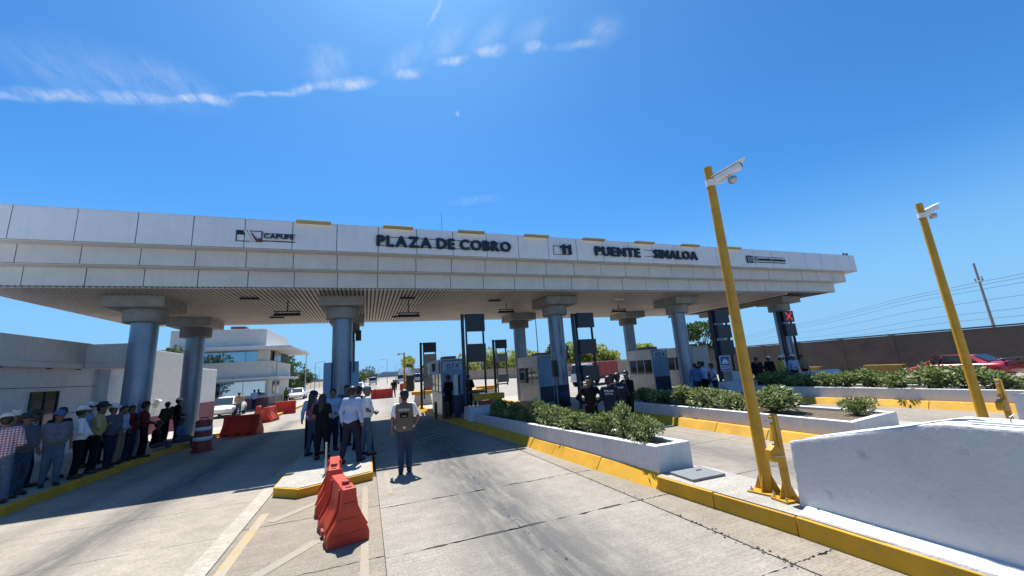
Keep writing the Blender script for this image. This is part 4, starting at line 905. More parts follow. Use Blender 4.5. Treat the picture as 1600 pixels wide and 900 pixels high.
T([(0,0,0),(0,0,3.6)], [.07,.055], 10).build('pole', M_poley, t); T([(0,0,3.5),(-.32,0,3.55)], .03, 6).build('arm', M_steel, t); MB().lathe([(.09,3.46),(.10,3.55),(.05,3.60)], 10, (-.36,0,0)).build('lamp_head', M_greyp, t)
B(.12,.62,-.15,.15,.95,2.05).build('dark_box', M_black, t, bevel=.02); B(-.35,.1,-.3,.3,0,.72).build('footing', M_boothw, t, bevel=.02)
t = street_lamp('tall thin pole behind the three dark boxes of the second frame', 12.4, 27.5, 6.0, .5, M_wood, .05)
T([(23.2,23.3,4.9),(23.25,23.3,4.5)], .02, 6).build('dangling_wire', M_wire, None); tag(bpy.data.objects['dangling_wire'], 'short loose wire end hanging under the canopy right end', 'wire')

# ------------------------------------------------------------------ foliage
def leaf_cloud(centres, n, size, mat, flat=.6, name='foliage', upb=.25):
    """centres: list of (x,y,z,rx,ry,rz); leaf blades spread near each clump's surface"""
    cs = np.array(centres); vol = (cs[:,3]*cs[:,4]*cs[:,5])**(2/3); idx = nrg.choice(len(cs), n, p=vol/vol.sum())
    d = nrg.normal(size=(n,3)); d /= np.linalg.norm(d, axis=1)[:,None]; rad = nrg.uniform(.45,1.08,n)**.6
    p = cs[idx,:3] + d*cs[idx,3:6]*rad[:,None]
    ax = d*.7+nrg.normal(size=(n,3))*.55; ax[:,2] += upb; ax /= np.linalg.norm(ax, axis=1)[:,None]
    sd = np.cross(ax, nrg.normal(size=(n,3))); sd /= np.linalg.norm(sd, axis=1)[:,None]
    L = size*nrg.uniform(.6,1.3,n)[:,None]; Wd = L*flat*.5
    nrm = np.cross(ax, sd)
    v = np.stack([p, p+ax*L*.5+sd*Wd+nrm*L*.05, p+ax*L-nrm*L*.12, p+ax*L*.5-sd*Wd+nrm*L*.05], 1).reshape(-1,3)
    f = np.arange(4*n).reshape(-1,4)
    me = bpy.data.meshes.new(name); me.from_pydata(v.tolist(), [], f.tolist()); me.materials.append(mat); me.update(); return me
def bush_variant(r, h, n, size, mat, k=9):
    cs = []
    for _ in range(k):
        a = rng.uniform(0, 6.28); q = rng.uniform(0,.62)*r; z = rng.uniform(.3,.78)*h; s = rng.uniform(.26,.46)
        cs.append((q*math.cos(a), q*math.sin(a), z, r*s, r*s, h*rng.uniform(.18,.30)))
    me = leaf_cloud(cs, n, size, mat, .42)
    st = MB()
    for _ in range(10):
        c_ = rng.choice(cs); st.tube([(rng.uniform(-.1,.1)*r,rng.uniform(-.1,.1)*r,0),(c_[0]*.6,c_[1]*.6,c_[2]*.5),(c_[0],c_[1],c_[2]+c_[5])], [.014,.010,.004], 5)
    return me, st.mesh('stems', M_bark)
BV = [bush_variant(.5,.62,1500,.085,M_leafA) for _ in range(5)]
BL = [bush_variant(.5,.60,900,.11,M_leafA) for _ in range(4)]
def bush(label, loc, s=(1,1,1), rz=0, v=None, group='shrubs in the white planters', var=BV):
    f, st = var[v if v is not None else rng.randrange(len(var))]
    t = empty('shrub', loc, rz, label, 'shrub', group); a = link('foliage', f, t); a.scale = s; b = link('stems', st, t); b.scale = s
    return t
ordn = ['first','second','third','fourth','fifth','sixth','seventh','eighth','ninth','tenth','eleventh','twelfth']
y = 6.25
for k in range(12):
    xx = 4.84-.062*(y-6.25)+rng.uniform(-.06,.06); zz = .54-.016*(y-6)
    w_s = rng.uniform(1.05,1.3) if k else 1.1
    bush(f'{ordn[k]} shrub from the barrier wall end in the near planter', (xx,y,zz-.06), (w_s*.64,w_s*1.15,rng.uniform(.70,1.15)), rng.uniform(-.4,.4), k%5); y += rng.uniform(.58,.80)
P2 = [(10.45,5.85,.80,.78,'lone round shrub at the near end of the second planter'),(9.95,7.5,1.75,1.15,'spiky wide shrub right of the near camera pole'),(9.75,8.55,1.2,.95,'pinkish shrub just right of the near camera pole'),(9.7,9.4,1.5,1.05,'large shrub left of the near camera pole in the second planter'),(9.7,10.2,1.4,1.0,'second shrub left of the near camera pole'),(9.7,11.2,1.4,.95,'half shaded shrub beside the fourth column'),(9.65,12.0,1.35,.95,'shaded shrub in front of the steel sided booth')]
for k, (x, y, s, h, lab) in enumerate(P2): bush(lab, (x,y,.44), (s,s,h), k*2.1, (k+2)%5)
y = 12.4; k = 0
names3 = ['thirteenth','twelfth','eleventh','tenth','ninth','eighth','seventh','sixth','fifth','fourth','third','second','first']
while y > 3.0 and k < 13:
    bush(f'{names3[12-k]} hedge shrub from the left in the third planter', (16.65+rng.uniform(-.1,.1)+(.35 if y < 7 else 0), y, .46), (1.35,1.25,.95+.25*rng.random()), k*1.7, k%4, 'hedge shrubs of the third planter', BL); y -= .74; k += 1
bush('taller shrub sticking up from the hedge below the red car windows', (17.0,7.1,.5), (.95,.95,1.35), .4, 2, 'hedge shrubs of the third planter', BL)

def tree(label, x, y, h, r, mat=M_leafB, n=2600, size=.32, trunk=.35, k=16, low=.28, group='trees behind the walls'):
    t = empty('tree', (x,y,0), rng.uniform(0,6.28), label, 'tree', group); cs = []
    tr = MB(); tr.tube([(0,0,-.1),(.08*r,0,h*.2),(0,.05*r,h*.45),(0,0,h*.72)], [.05*h*trunk/.35*.5,.04*h*.5,.03*h*.5,.012*h*.5], 8)
    for i in range(k):
        a = rng.uniform(0,6.28); zz = rng.uniform(low,.95); q = r*math.sqrt(max(.05,1-((zz-.55)/.5)**2))*rng.uniform(.25,.80); s = rng.uniform(.22,.42)
        c_ = (q*math.cos(a), q*math.sin(a), h*zz*.92, r*s, r*s, r*s*rng.uniform(.6,.9)); cs.append(c_)
        if i < 9: tr.tube([(0,0,h*rng.uniform(.2,.5)),(c_[0]*.5,c_[1]*.5,c_[2]*.85),(c_[0],c_[1],c_[2])], [.014*h,.009*h,.003*h], 6)
    tr.build('trunk', M_bark, t); link('crown', leaf_cloud(cs, n, size, mat, .6), t); return t
def paz(az, D): return D*math.sin(R(az)), D*math.cos(R(az))
tree('dense dark green tree right of the control building', *paz(-9.7,76), 6.6, 3.9, M_leafB, 4200, .42, low=.18)
tree('smaller green tree beyond the dark one at the left roadside', *paz(-7.6,92), 4.6, 2.6, M_leafB, 1800, .42, low=.15)
tree('green tree showing above the stucco wall between the two left columns', *paz(-20.6,40), 5.6, 2.2, M_leafB, 2000, .26)
tree('tree mirrored beside the control building windows at left', *paz(-13.2,64), 7.0, 2.2, M_leafB, 1600, .36)
tree('big leafy tree above the tan wall between the fourth column and blue car sign', *paz(46.8,78), 8.0, 4.6, M_leafB, 5200, .48, low=.2)
for k, (az, D, h, r, lab) in enumerate([(14.2,100,6.2,3.6,'pale green tree beyond the tan wall left of the black sign frame'),(16.6,102,7.4,4.0,'pale green tree seen inside the black sign frame'),(19.0,100,7.0,4.0,'pale green tree right of the black sign frame'),(21.2,96,6.6,3.4,'pale green tree behind the grey panel frame'),(23.2,94,6.0,3.2,'pale green tree behind the third columns'),(29.0,80,6.4,3.2,'pale green tree left of the frame with three boxes'),(31.6,80,6.0,3.6,'pale green tree right of the frame with three boxes'),(33.6,78,5.6,2.8,'pale green tree beside the rear fourth column'),(39,76,5.2,2.2,'small pale tree top above the steel sided booth')]):
    tree(lab, *paz(az,D), h, r, M_leafC, 2300, .5, low=.15)
tree('dark green tree left of the frame with three boxes', *paz(27.4,76), 6.4, 3.0, M_leafB, 2600, .45, low=.15)
tree('palm like round tree beyond the lamp pole', *paz(5.4,112), 7.2, 2.8, M_leafC, 1500, .5)
for k, (az, D, h, r) in enumerate([(8.6,150,5.6,4.5),(10.0,140,6.2,4.5),(11.2,130,5.2,4.0),(-1.4,190,6,5.5),(-.2,200,6.5,6)]):
    tree(['far hazy green tree left of booth 074','far green tree behind booth 074 roof','far green tree beside booth 074','distant bushy tree at the end of the road, left one','distant bushy tree at the end of the road, right one'][k], *paz(az,D), h, r, M_leafB, 1100, .7, low=.1)
# distant hills
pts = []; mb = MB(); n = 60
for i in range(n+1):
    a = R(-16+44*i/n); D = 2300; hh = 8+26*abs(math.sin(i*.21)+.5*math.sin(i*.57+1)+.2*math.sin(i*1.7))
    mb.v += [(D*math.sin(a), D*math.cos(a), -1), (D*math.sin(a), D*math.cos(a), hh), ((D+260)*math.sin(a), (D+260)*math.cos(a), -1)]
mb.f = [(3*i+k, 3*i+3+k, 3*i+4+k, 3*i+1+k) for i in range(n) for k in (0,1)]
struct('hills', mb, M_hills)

# ------------------------------------------------------------------ vehicles
def wheel(t, x, y, r, w=.2):
    mb = MB().lathe([(r*.62,-w/2),(r*.92,-w/2),(r,-w*.35),(r,w*.35),(r*.92,w/2),(r*.62,w/2)], 22); mb.v = [(v[2]+x, v[1]*1.0+y, v[0]+r) for v in mb.v]
    o = mb.build('wheel', M_rubber, t); autosmooth(o, 40)
    mb = MB().lathe([(.02,-w*.38),(r*.6,-w*.42),(r*.62,w*.42),(.02,w*.38)], 14); mb.v = [(v[2]+x, v[1]+y, v[0]+r) for v in mb.v]; mb.build('rim', M_rim, o)
def sedan(label, loc, rz, mat, name='car', group='cars', L=4.5, Wd=1.75, H=1.42):
    """front toward +Y"""
    t = empty(name, loc, rz, label, 'car', group)
    # body loft: y, half width, bottom, shoulder z, top z
    st = [(-L/2,.60,.42,.66,.80),(-L/2+.06,.78,.30,.68,.92),(-L/2+.35,.85,.22,.70,.96),(-.9,.875,.20,.72,.95),(.5,.875,.20,.72,.93),(1.05,.87,.20,.71,.90),(1.6,.84,.22,.66,.80),(L/2-.14,.74,.28,.60,.68),(L/2,.55,.38,.52,.58)]
    vs = []; k = 9
    for (y, w, b, s, tp) in st:
        w *= Wd/1.75
        vs += [(-w*.9,y,b),(-w,y,b+.12),(-w,y,s),(-w*.93,y,tp-.03),(0,y,tp+.02),(w*.93,y,tp-.03),(w,y,s),(w,y,b+.12),(w*.9,y,b)]
    fs = [(i*k+j,(i+1)*k+j,(i+1)*k+(j+1)%k,i*k+(j+1)%k) for i in range(len(st)-1) for j in range(k)]+[tuple(range(k)), tuple(range((len(st)-1)*k+k-1,(len(st)-1)*k-1,-1))]
    o = MB().add(vs, fs).build('body', mat, t); m_ = o.modifiers.new('s','SUBSURF'); m_.levels = 1; m_.render_levels = 2; autosmooth(o, 60)
    gs = [(-1.55,.70,.93,.90),(-.95,.66,.93,1.30),(-.35,.64,.93,H),(.25,.64,.92,H-.01),(.62,.66,.92,1.30),(1.28,.72,.90,.90)]
    vs = []
    for (y, w, b, tp) in gs: w *= Wd/1.75; q = .80 if tp > 1 else 1.0; vs += [(-w*1.12,y,b-.06),(-w*q,y,tp-.03 if tp > 1 else tp),(0,y,tp+.015 if tp > 1 else tp+.005),(w*q,y,tp-.03 if tp > 1 else tp),(w*1.12,y,b-.06)]
    fs = [(i*5+j,(i+1)*5+j,(i+1)*5+(j+1)%5,i*5+(j+1)%5) for i in range(5) for j in range(5)]
    o = MB().add(vs, fs).build('cabin', mat, t); autosmooth(o, 50)
    for s in (-1,1):
        def sidewin(pts, nm='side_window'):
            a = [(s*(x+.012)*Wd/1.75,y,z) for x,y,z in pts]; MB().prism(a, [(v[0]-s*.02,v[1],v[2]) for v in a]).build(nm, M_glass, t)
        sidewin([(.735,.40,.96),(.735,1.02,.96),(.61,.58,1.26),(.575,.36,1.31)]); sidewin([(.735,-.50,.96),(.735,.34,.96),(.575,.30,1.32),(.575,-.42,1.32)]); sidewin([(.735,-1.15,.98),(.735,-.56,.96),(.575,-.48,1.31),(.60,-.80,1.26)])
        MB().obox((s*.93*Wd/1.75,.72,.98),(.14,.10,.10)).build('mirror', mat, t, bevel=.02)
        for yy in (-1.35,1.38): wheel(t, s*.78*Wd/1.75, yy, .31)
        B(min(s*.45,s*.72),max(s*.45,s*.72),-L/2-.012,-L/2+.10,.66,.82).build('tail_light', M_lightr, t, bevel=.02); B(min(s*.42,s*.66),max(s*.42,s*.66),L/2-.14,L/2+.01,.52,.64).build('headlight', M_lightw, t, bevel=.02)
        B(min(s*.875,s*.885),max(s*.875,s*.885),-.2,-.05,.80,.83).build('door_handle', mat, t)
    MB().prism([(-.50,.64,1.31),(.50,.64,1.31),(.60,1.22,.95),(-.60,1.22,.95)],[(-.50,.66,1.33),(.50,.66,1.33),(.60,1.25,.965),(-.60,1.25,.965)]).build('windscreen', M_glass, t)
    MB().prism([(-.50,-.98,1.30),(.50,-.98,1.30),(.58,-1.50,.965),(-.58,-1.50,.965)],[(-.50,-1.0,1.32),(.50,-1.0,1.32),(.58,-1.53,.98),(-.58,-1.53,.98)]).build('rear_window', M_glass, t)
    return t
red = sedan('red sedan with dark windows and rear spoiler parked before the brown wall', (27.9,10.75,0), R(-6), M_carred, group='cars', Wd=1.75, H=1.36)
red.scale = (.88,.88,.88)
B(-.75,.75,-2.25,-2.0,1.06,1.10).build('spoiler', M_cardrk, red, bevel=.01)
for s in (-.6,.6): B(s-.03,s+.03,-2.15,-2.05,.93,1.06).build('spoiler_stand', M_cardrk, red)
sedan('white car with white board standing behind the large red barrier', (-9.6,35.2,0), R(182), M_carwht)
sedan('silver white car far beyond the lamp pole', (10.5,64,0), R(70), M_carwht); sedan('dark car far on the right of the grey sign frame', (13.6,72,0), R(80), M_cardrk)
sedan('white car approaching on the far road, left one', (-1.0,72,0), R(175), M_carwht); sedan('dark pickup like car on the far road near the second column', (-3.2,66,0), R(180), M_cardrk)
sedan('parked dark car behind the barrier at the left roadside', (-10.0,62,0), R(178), M_cardrk); sedan('parked white car under the left trees', (-8.2,58,0), R(182), M_carwht)
sedan('white car seen between the booth and the fourth column', (22.5,27.5,0), R(20), M_carwht)
def truck(label, loc, rz, boxmat, L=6.5, h=2.9, s=1.0):
    t = empty('truck', loc, rz, label, 'truck', 'trucks')
    w = 1.05*s
    B(-w,w,-L*s,-.35*s,.85*s,h*s).build('cargo_box', boxmat, t, bevel=.03)
    for k in range(5): B(-w-.015,w+.015,-L*s+(.3+k*1.2)*s,-L*s+(.36+k*1.2)*s,.9*s,(h-.05)*s).build('rib', boxmat, t)
    o = MB().prism([(-w*.95,-.25*s,.45*s),(w*.95,-.25*s,.45*s),(w*.95,1.35*s,.45*s),(-w*.95,1.35*s,.45*s)],[(-w*.9,-.25*s,2.15*s),(w*.9,-.25*s,2.15*s),(w*.86,.85*s,2.15*s),(-w*.86,.85*s,2.15*s)]).build('cab', M_carwht, t, bevel=.06)
    MB().prism([(-w*.84,1.26*s,1.25*s),(w*.84,1.26*s,1.25*s),(w*.78,.98*s,2.02*s),(-w*.78,.98*s,2.02*s)],[(-w*.84,1.20*s,1.24*s),(w*.84,1.20*s,1.24*s),(w*.78,.92*s,2.0*s),(-w*.78,.92*s,2.0*s)]).build('windscreen', M_glass, t)
    for sg in (-1,1):
        a = [(sg*w*.935,.1*s,1.25*s),(sg*w*.935,.95*s,1.25*s),(sg*w*.905,.72*s,1.95*s),(sg*w*.905,.1*s,1.95*s)]; MB().prism(a, [(v[0]+sg*.02,v[1],v[2]) for v in a]).build('side_window', M_glass, t)
        for yy in (.55*s,-L*s*.72): wheel(t, sg*w*.82, yy, .42*s, .26*s)
        B(min(sg*.5,sg*.8)*s,max(sg*.5,sg*.8)*s,1.33*s,1.38*s,.62*s,.80*s).build('headlight', M_lightw, t)
        B(sg*w*1.02-.06,sg*w*1.02+.06,1.0*s,1.06*s,1.5*s,1.95*s).build('mirror', M_black, t)
    B(-w*.9,w*.9,-L*s,1.2*s,.55*s,.83*s).build('chassis', M_black, t)
    return t
truck('white cab truck with red cargo box behind the three dark boxes', (18.9,31.8,0), R(118), M_truckr, 5.2, 2.25, .92)
truck('white box truck far down the road behind the lamp pole', (8.8,105,0), R(160), M_carwht, 8, 3.6, 1.1); truck('grey trailer truck far at the right of the road', (13.6,112,0), R(170), M_greyp, 9, 3.4, 1.1)
truck('dark brown truck far down the road at centre', (1.8,118,0), R(178), M_brown, 5, 3.0, 1.0)

# ------------------------------------------------------------------ people (one continuous body surface, clothes as children)
def sdf_grid(prims, res, pad=.03, cut=None):
    """prims: (kind, a, b, ra, rb, k). Smooth union of tapered capsules, meshed with surface nets."""
    lo = np.min([np.minimum(np.array(p[1])-max(p[3],p[4]), np.array(p[2])-max(p[3],p[4])) for p in prims], 0)-pad-res*2
    hi = np.max([np.maximum(np.array(p[1])+max(p[3],p[4]), np.array(p[2])+max(p[3],p[4])) for p in prims], 0)+pad+res*2
    n = np.ceil((hi-lo)/res).astype(int)+1
    F = np.full(n, .4); axs = [lo[i]+np.arange(n[i])*res for i in range(3)]
    for (kind, a, b, ra, rb, k) in prims:
        a = np.array(a, float); b = np.array(b, float); r = max(ra, rb)+.10
        i0 = np.maximum(((np.minimum(a,b)-r-lo)/res).astype(int), 0); i1 = np.minimum(((np.maximum(a,b)+r-lo)/res).astype(int)+2, n)
        X, Y, Z = np.meshgrid(axs[0][i0[0]:i1[0]], axs[1][i0[1]:i1[1]], axs[2][i0[2]:i1[2]], indexing='ij')
        if kind == 'c':
            d = b-a; dd = float(d@d)+1e-9
            t = np.clip(((X-a[0])*d[0]+(Y-a[1])*d[1]+(Z-a[2])*d[2])/dd, 0, 1)
            D = np.sqrt((X-a[0]-t*d[0])**2+(Y-a[1]-t*d[1])**2+(Z-a[2]-t*d[2])**2)-(ra+(rb-ra)*t)
        else:       # ellipsoid: a centre, b radii
            pass
        S = F[i0[0]:i1[0], i0[1]:i1[1], i0[2]:i1[2]]
        h = np.clip(.5+.5*(S-D)/k, 0, 1); S[...] = S*(1-h)+D*h-k*h*(1-h)
    if cut is not None:
        X, Y, Z = np.meshgrid(*axs, indexing='ij'); F = np.maximum(F, cut(X, Y, Z))
    F[0]=F[-1]=.1; F[:,0]=F[:,-1]=.1; F[:,:,0]=F[:,:,-1]=.1
    s = F < 0; c = np.zeros(np.array(n)-1, int)
    for dx_ in (0,1):
        for dy_ in (0,1):
            for dz_ in (0,1): c += s[dx_:n[0]-1+dx_, dy_:n[1]-1+dy_, dz_:n[2]-1+dz_]
    mask = (c > 0) & (c < 8); idx = np.full(c.shape, -1); ijk = np.argwhere(mask); idx[mask] = np.arange(len(ijk))
    acc = np.zeros((len(ijk),3)); cnt = np.zeros(len(ijk))
    i, j, k_ = ijk.T
    cor = [(0,0,0),(1,0,0),(0,1,0),(1,1,0),(0,0,1),(1,0,1),(0,1,1),(1,1,1)]
    for (p, q) in ((0,1),(2,3),(4,5),(6,7),(0,2),(1,3),(4,6),(5,7),(0,4),(1,5),(2,6),(3,7)):
        P0 = np.array(cor[p]); Q0 = np.array(cor[q]); fa = F[i+P0[0],j+P0[1],k_+P0[2]]; fb = F[i+Q0[0],j+Q0[1],k_+Q0[2]]
        m_ = (fa < 0) != (fb < 0); t = np.where(m_, fa/(fa-fb+1e-12), 0)
        acc[m_] += (P0+(Q0-P0)*t[:,None])[m_]; cnt[m_] += 1
    V = (ijk+acc/cnt[:,None])*res+lo
    Q = []
    for ax in range(3):
        sl0 = [slice(1,-1)]*3; sl1 = [slice(1,-1)]*3; sl0[ax] = slice(0,-1); sl1[ax] = slice(1,None)
        A = s[tuple(sl0)]; Bq = s[tuple(sl1)]; e = np.argwhere(A != Bq); inside = A[tuple(e.T)]
        e = e+1; e[:,ax] -= 1; u, v = (ax+1)%3, (ax+2)%3
        def cell(du, dv):
            q = e.copy(); q[:,u] -= du; q[:,v] -= dv; return idx[tuple(q.T)]
        quad = np.stack([cell(1,1), cell(0,1), cell(0,0), cell(1,0)], 1)
        quad[~inside] = quad[~inside][:, ::-1]; Q.append(quad)
    return V, np.concatenate(Q)
def np_mesh(name, V, Fq, mat, extra=None):
    me = bpy.data.meshes.new(name); v = V.tolist(); f = Fq.tolist()
    if extra: b = len(v); v += extra.v; f += [tuple(i+b for i in q) for q in extra.f]
    me.from_pydata(v, [], f); me.materials.append(mat); me.polygons.foreach_set('use_smooth', [True]*len(me.polygons)); me.update(); return me
def cloth(name, col, var=.16, rough=.85): return pm('cloth_'+name, tuple(c*.8 for c in col), rough, var, 14, .9, 13, spec=.2)
CL = dict(white=cloth('white',(.92,.93,.95),.05), ltblue=cloth('light_blue',(.46,.58,.80),.08), blue=cloth('blue',(.10,.20,.46)), navy=cloth('navy',(.02,.028,.055)), black=cloth('black',(.010,.010,.012)), grey=cloth('grey',(.22,.23,.26)), slate=cloth('slate',(.12,.14,.19)),
          jeans=cloth('denim',(.055,.085,.15),.2), jeansl=cloth('light_denim',(.13,.19,.28),.2), khaki=cloth('khaki',(.33,.27,.18)), yellow=cloth('pale_yellow',(.52,.44,.20),.08), lime=cloth('lime',(.45,.50,.08)), red=cloth('red',(.20,.02,.022)), maroon=cloth('maroon',(.10,.018,.022)), mauve=cloth('mauve',(.30,.14,.17)), beige=cloth('beige',(.50,.34,.25)), vest=cloth('khaki_vest',(.20,.165,.11),.1), olive=cloth('olive',(.06,.07,.03)), grn=cloth('high_visibility',(.35,.65,.06)))
def plaid(name, a, b_, c_):
    M = cloth(name, a); t = M.node_tree; p = t.nodes['Principled BSDF']; tcn = N(t,'ShaderNodeTexCoord')
    out_ = None
    for dr, sc in (('Z',9),('X',9)):
        w = N(t,'ShaderNodeTexWave', wave_type='BANDS', bands_direction=dr); w.inputs['Scale'].default_value = sc*.75; t.links.new(tcn.outputs['Object'], w.inputs[0])
        r = N(t,'ShaderNodeValToRGB'); r.color_ramp.elements[0].position=.45; r.color_ramp.elements[1].position=.6; r.color_ramp.elements[0].color=(*b_,1); r.color_ramp.elements[1].color=(*c_,1); t.links.new(w.outputs['Fac'], r.inputs[0])
        if out_ is None: out_ = r.outputs[0]
        else:
            q = N(t,'ShaderNodeMix', data_type='RGBA'); q.inputs[0].default_value=.5; t.links.new(out_, q.inputs[6]); t.links.new(r.outputs[0], q.inputs[7]); out_ = q.outputs[2]
    t.links.new(out_, p.inputs['Base Color']); return M
CL['plaid'] = plaid('plaid', (.3,.1,.1), (.30,.05,.06), (.55,.55,.62)); CL['stripe'] = plaid('stripes', (.6,.6,.6), (.03,.04,.09), (.62,.64,.68))
SKIN = [pm('skin_%d'%i, c, .55, .06, 20, spec=.35) for i, c in enumerate(((.28,.155,.10),(.22,.12,.075),(.17,.09,.055)))]
M_hair = pm('black_hair', (.012,.009,.008), .5, .3, 40); M_hairg = pm('grey_hair', (.16,.15,.15), .6, .3, 40)
M_straw = pm('pale_straw_hat', (.66,.62,.52), .8, .08, 30); M_whhat = pm('white_hat', (.74,.73,.70), .8, .05, 30); M_shoe = pm('dark_shoe', (.02,.016,.014), .5); M_shoeb = pm('tan_boot', (.16,.10,.06), .6)
M_eye = pm('eye', (.03,.02,.015), .2); M_lip = pm('lips', (.25,.09,.08), .5); M_phone = pm('phone', (.01,.01,.012), .2)
ARM = dict(down=((.255,-.03,1.13),(.265,.05,.89)), front=((.26,-.02,1.12),(.06,.21,1.03)), crossed=((.25,.05,1.14),(-.11,.20,1.17)), phone=((.25,.05,1.12),(.13,.29,1.24)), hip=((.37,-.08,1.14),(.19,.04,.99)), behind=((.27,-.10,1.13),(.05,-.16,.95)), pocket=((.30,-.07,1.13),(.20,.06,.93)), point=((.28,.17,1.26),(.27,.42,1.30)))
PEOPLE = 0
def person(label, pos, face, h=1.68, shirt='white', pants='jeans', sleeve='long', arms=('down','down'), hair='short', hat=None, hatmat=None, stride=0.0, wide=.10, skin=0, belly=0.0, res=.021, sit=False, lean=0.0, vest=None, back_text=None, shoe=None, female=False, bag=None, hold=None, group=None, turn=0.0):
    global PEOPLE; PEOPLE += 1
    pr = random.Random(PEOPLE*37)
    if not turn: turn = pr.uniform(-.5,.5)
    if not lean: lean = pr.uniform(-.05,.10)
    if not stride and not sit: stride = pr.uniform(-.09,.09)
    if wide == .10: wide = pr.uniform(.08,.15)
    t = empty('person', pos, R(face), label, 'person', group or 'people at the toll plaza'); S = h/1.70
    sk = SKIN[skin]; dz = -.43 if sit else 0.0; hw = .165 if female else .185
    def up_(v, lw=1): return (v[0], v[1]+lean*max(0, v[2]-.9), v[2]+dz)
    legs = {}
    for sd in (-1,1):
        st = stride*(1 if sd > 0 else -1)
        if sit: legs[sd] = ((sd*.09,0,.90+dz),(sd*.13,.40,.50),(sd*.12,.42,.09))
        else: legs[sd] = ((sd*.085,0,.90),(sd*(.085+.5*(wide-.085)),.5*st+.03+abs(st)*.1,.49),(sd*wide,st-.01,.085))
    armp = {}
    for sd, nm in zip((-1,1), arms):
        e, w = ARM[nm]; armp[sd] = (up_((sd*hw,-.005,1.385)), up_((sd*e[0]*(hw/.185),e[1],e[2])), up_((sd*w[0],w[1],w[2])))
    torso = lambda q, kk=.07: [('c', up_((-.065,-.005,.95)), up_((.065,-.005,.95)), .105+q, .105+q, kk), ('c', up_((-.055,.015+belly*.5,1.09)), up_((.055,.015+belly*.5,1.09)), .098+q+belly, .098+q+belly, kk),
                               ('c', up_((-.085,.005,1.27)), up_((.085,.005,1.27)), .108+q, .108+q, kk), ('c', up_((-hw+.035,-.012,1.385)), up_((hw-.035,-.012,1.385)), .058+q, .058+q, kk)]
    if female: torso_f = torso; torso = lambda q, kk=.06: torso_f(q-.008, kk)+[('c', up_((-.06,.075,1.26)), up_((.06,.075,1.26)), .06+q, .06+q, .05)]
    def legp(q, lo=0.0):
        o = []
        for sd in (-1,1):
            a, b, c_ = legs[sd]; o += [('c',a,b,.084+q,.060+q,.045),('c',b,c_,.057+q,.042+q,.02)]
        return o
    def armpr(q, frac=2.0):
        o = []
        for sd in (-1,1):
            a, b, c_ = [np.array(v) for v in armp[sd]]
            if frac >= 2: o += [('c',a,b,.052+q,.041+q,.04),('c',b,c_,.041+q,.029+q,.02)]
            else: o += [('c',a,a+(b-a)*frac,.056+q,.050+q,.04)]
        return o
    hc = np.array(up_((0,.015,1.585)))
    cs, sn = math.cos(turn), math.sin(turn)
    def hd(v): return tuple(hc+np.array((v[0]*cs-v[1]*sn, v[0]*sn+v[1]*cs, v[2])))
    head = [('c', up_((0,-.012,1.40)), up_((0,.0,1.50)), .055, .052, .03), ('c', hd((0,-.012,.03)), hd((0,.012,.03)), .080, .078, .03), ('c', hd((0,.02,-.055)), hd((0,.035,-.07)), .058, .042, .04),
            ('c', hd((0,.085,.015)), hd((0,.105,-.02)), .008, .014, .012), ('c', hd((-.078,0,.01)), hd((-.080,-.008,-.02)), .014, .011, .008), ('c', hd((.078,0,.01)), hd((.080,-.008,-.02)), .014, .011, .008)]
    palms = []; fing = MB()
    for sd in (-1,1):
        a, b, c_ = [Vector(v) for v in armp[sd]]; d = (c_-b).normalized(); tip = c_+d*.075; palms += [('c', tuple(c_), tuple(tip), .026, .030, .02)]
        sidev = d.cross(Vector((sd,0,.3))).normalized(); curl = Vector((-sd*.5,.6,-.2)); curl = (curl-d*curl.dot(d)).normalized()
        for q, ln in zip((-.021,-.007,.007,.021), (.062,.072,.068,.052)):
            p0 = tip+sidev*q-d*.012; fing.tube([p0*S, (p0+d*ln*.55+curl*.012)*S, (p0+d*ln*.85+curl*.042)*S], [.0095*S,.0088*S,.0065*S], 5)
        p0 = c_+d*.02+sidev*.024; fing.tube([p0*S, (p0+sidev*.03+d*.03)*S, (p0+sidev*.03+d*.058+curl*.014)*S], [.011*S,.010*S,.007*S], 5)
    feet = []
    for sd in (-1,1):
        a, b, c_ = legs[sd]; feet += [('c', c_, (c_[0]+sd*.02, c_[1]+.10, .045), .040, .036, .02)]
    V, Fq = sdf_grid(torso(-.012)+legp(-.008)+armpr(-.004)+head+palms+feet, res); body = link('body', np_mesh('body', V*S, Fq, sk, fing), t)
    # shirt
    fr = 2.0 if sleeve == 'long' else (.62 if sleeve == 'short' else .05)
    hem = (.90 if female else .875)+dz
    V, Fq = sdf_grid(torso(.016)+armpr(.012, fr), res, cut=lambda X,Y,Z: np.maximum(hem-Z, (Z-(1.455+dz)))); link('shirt', np_mesh('shirt', V*S, Fq, CL[shirt]), t)
    V, Fq = sdf_grid([('c', up_((-.065,-.005,.95)), up_((.065,-.005,.95)), .112, .112, .06)]+legp(.016), res, cut=lambda X,Y,Z: np.maximum(Z-(1.00+dz), .07-Z)); link('trousers', np_mesh('trousers', V*S, Fq, CL[pants]), t)
    for sd in (-1,1):
        c_ = legs[sd][2]; V, Fq = sdf_grid([('c', (c_[0],c_[1]-.03,.055), (c_[0]+sd*.02,c_[1]+.15,.040), .052, .042, .02), ('c', c_, (c_[0],c_[1],.13), .05, .05, .02)], res*.8, cut=lambda X,Y,Z: .006-Z)
        link('shoe', np_mesh('shoe', V*S, Fq, shoe or M_shoe), t)
    if not sit: MB().lathe([(.128,.965),(.130,.97),(.130,1.0),(.126,1.005)], 18, (0,0.0,0), S*1.36, S).build('belt', M_shoe, t, smooth=True) if not female and sleeve != 'none' and shirt not in ('white','vest') and False else None
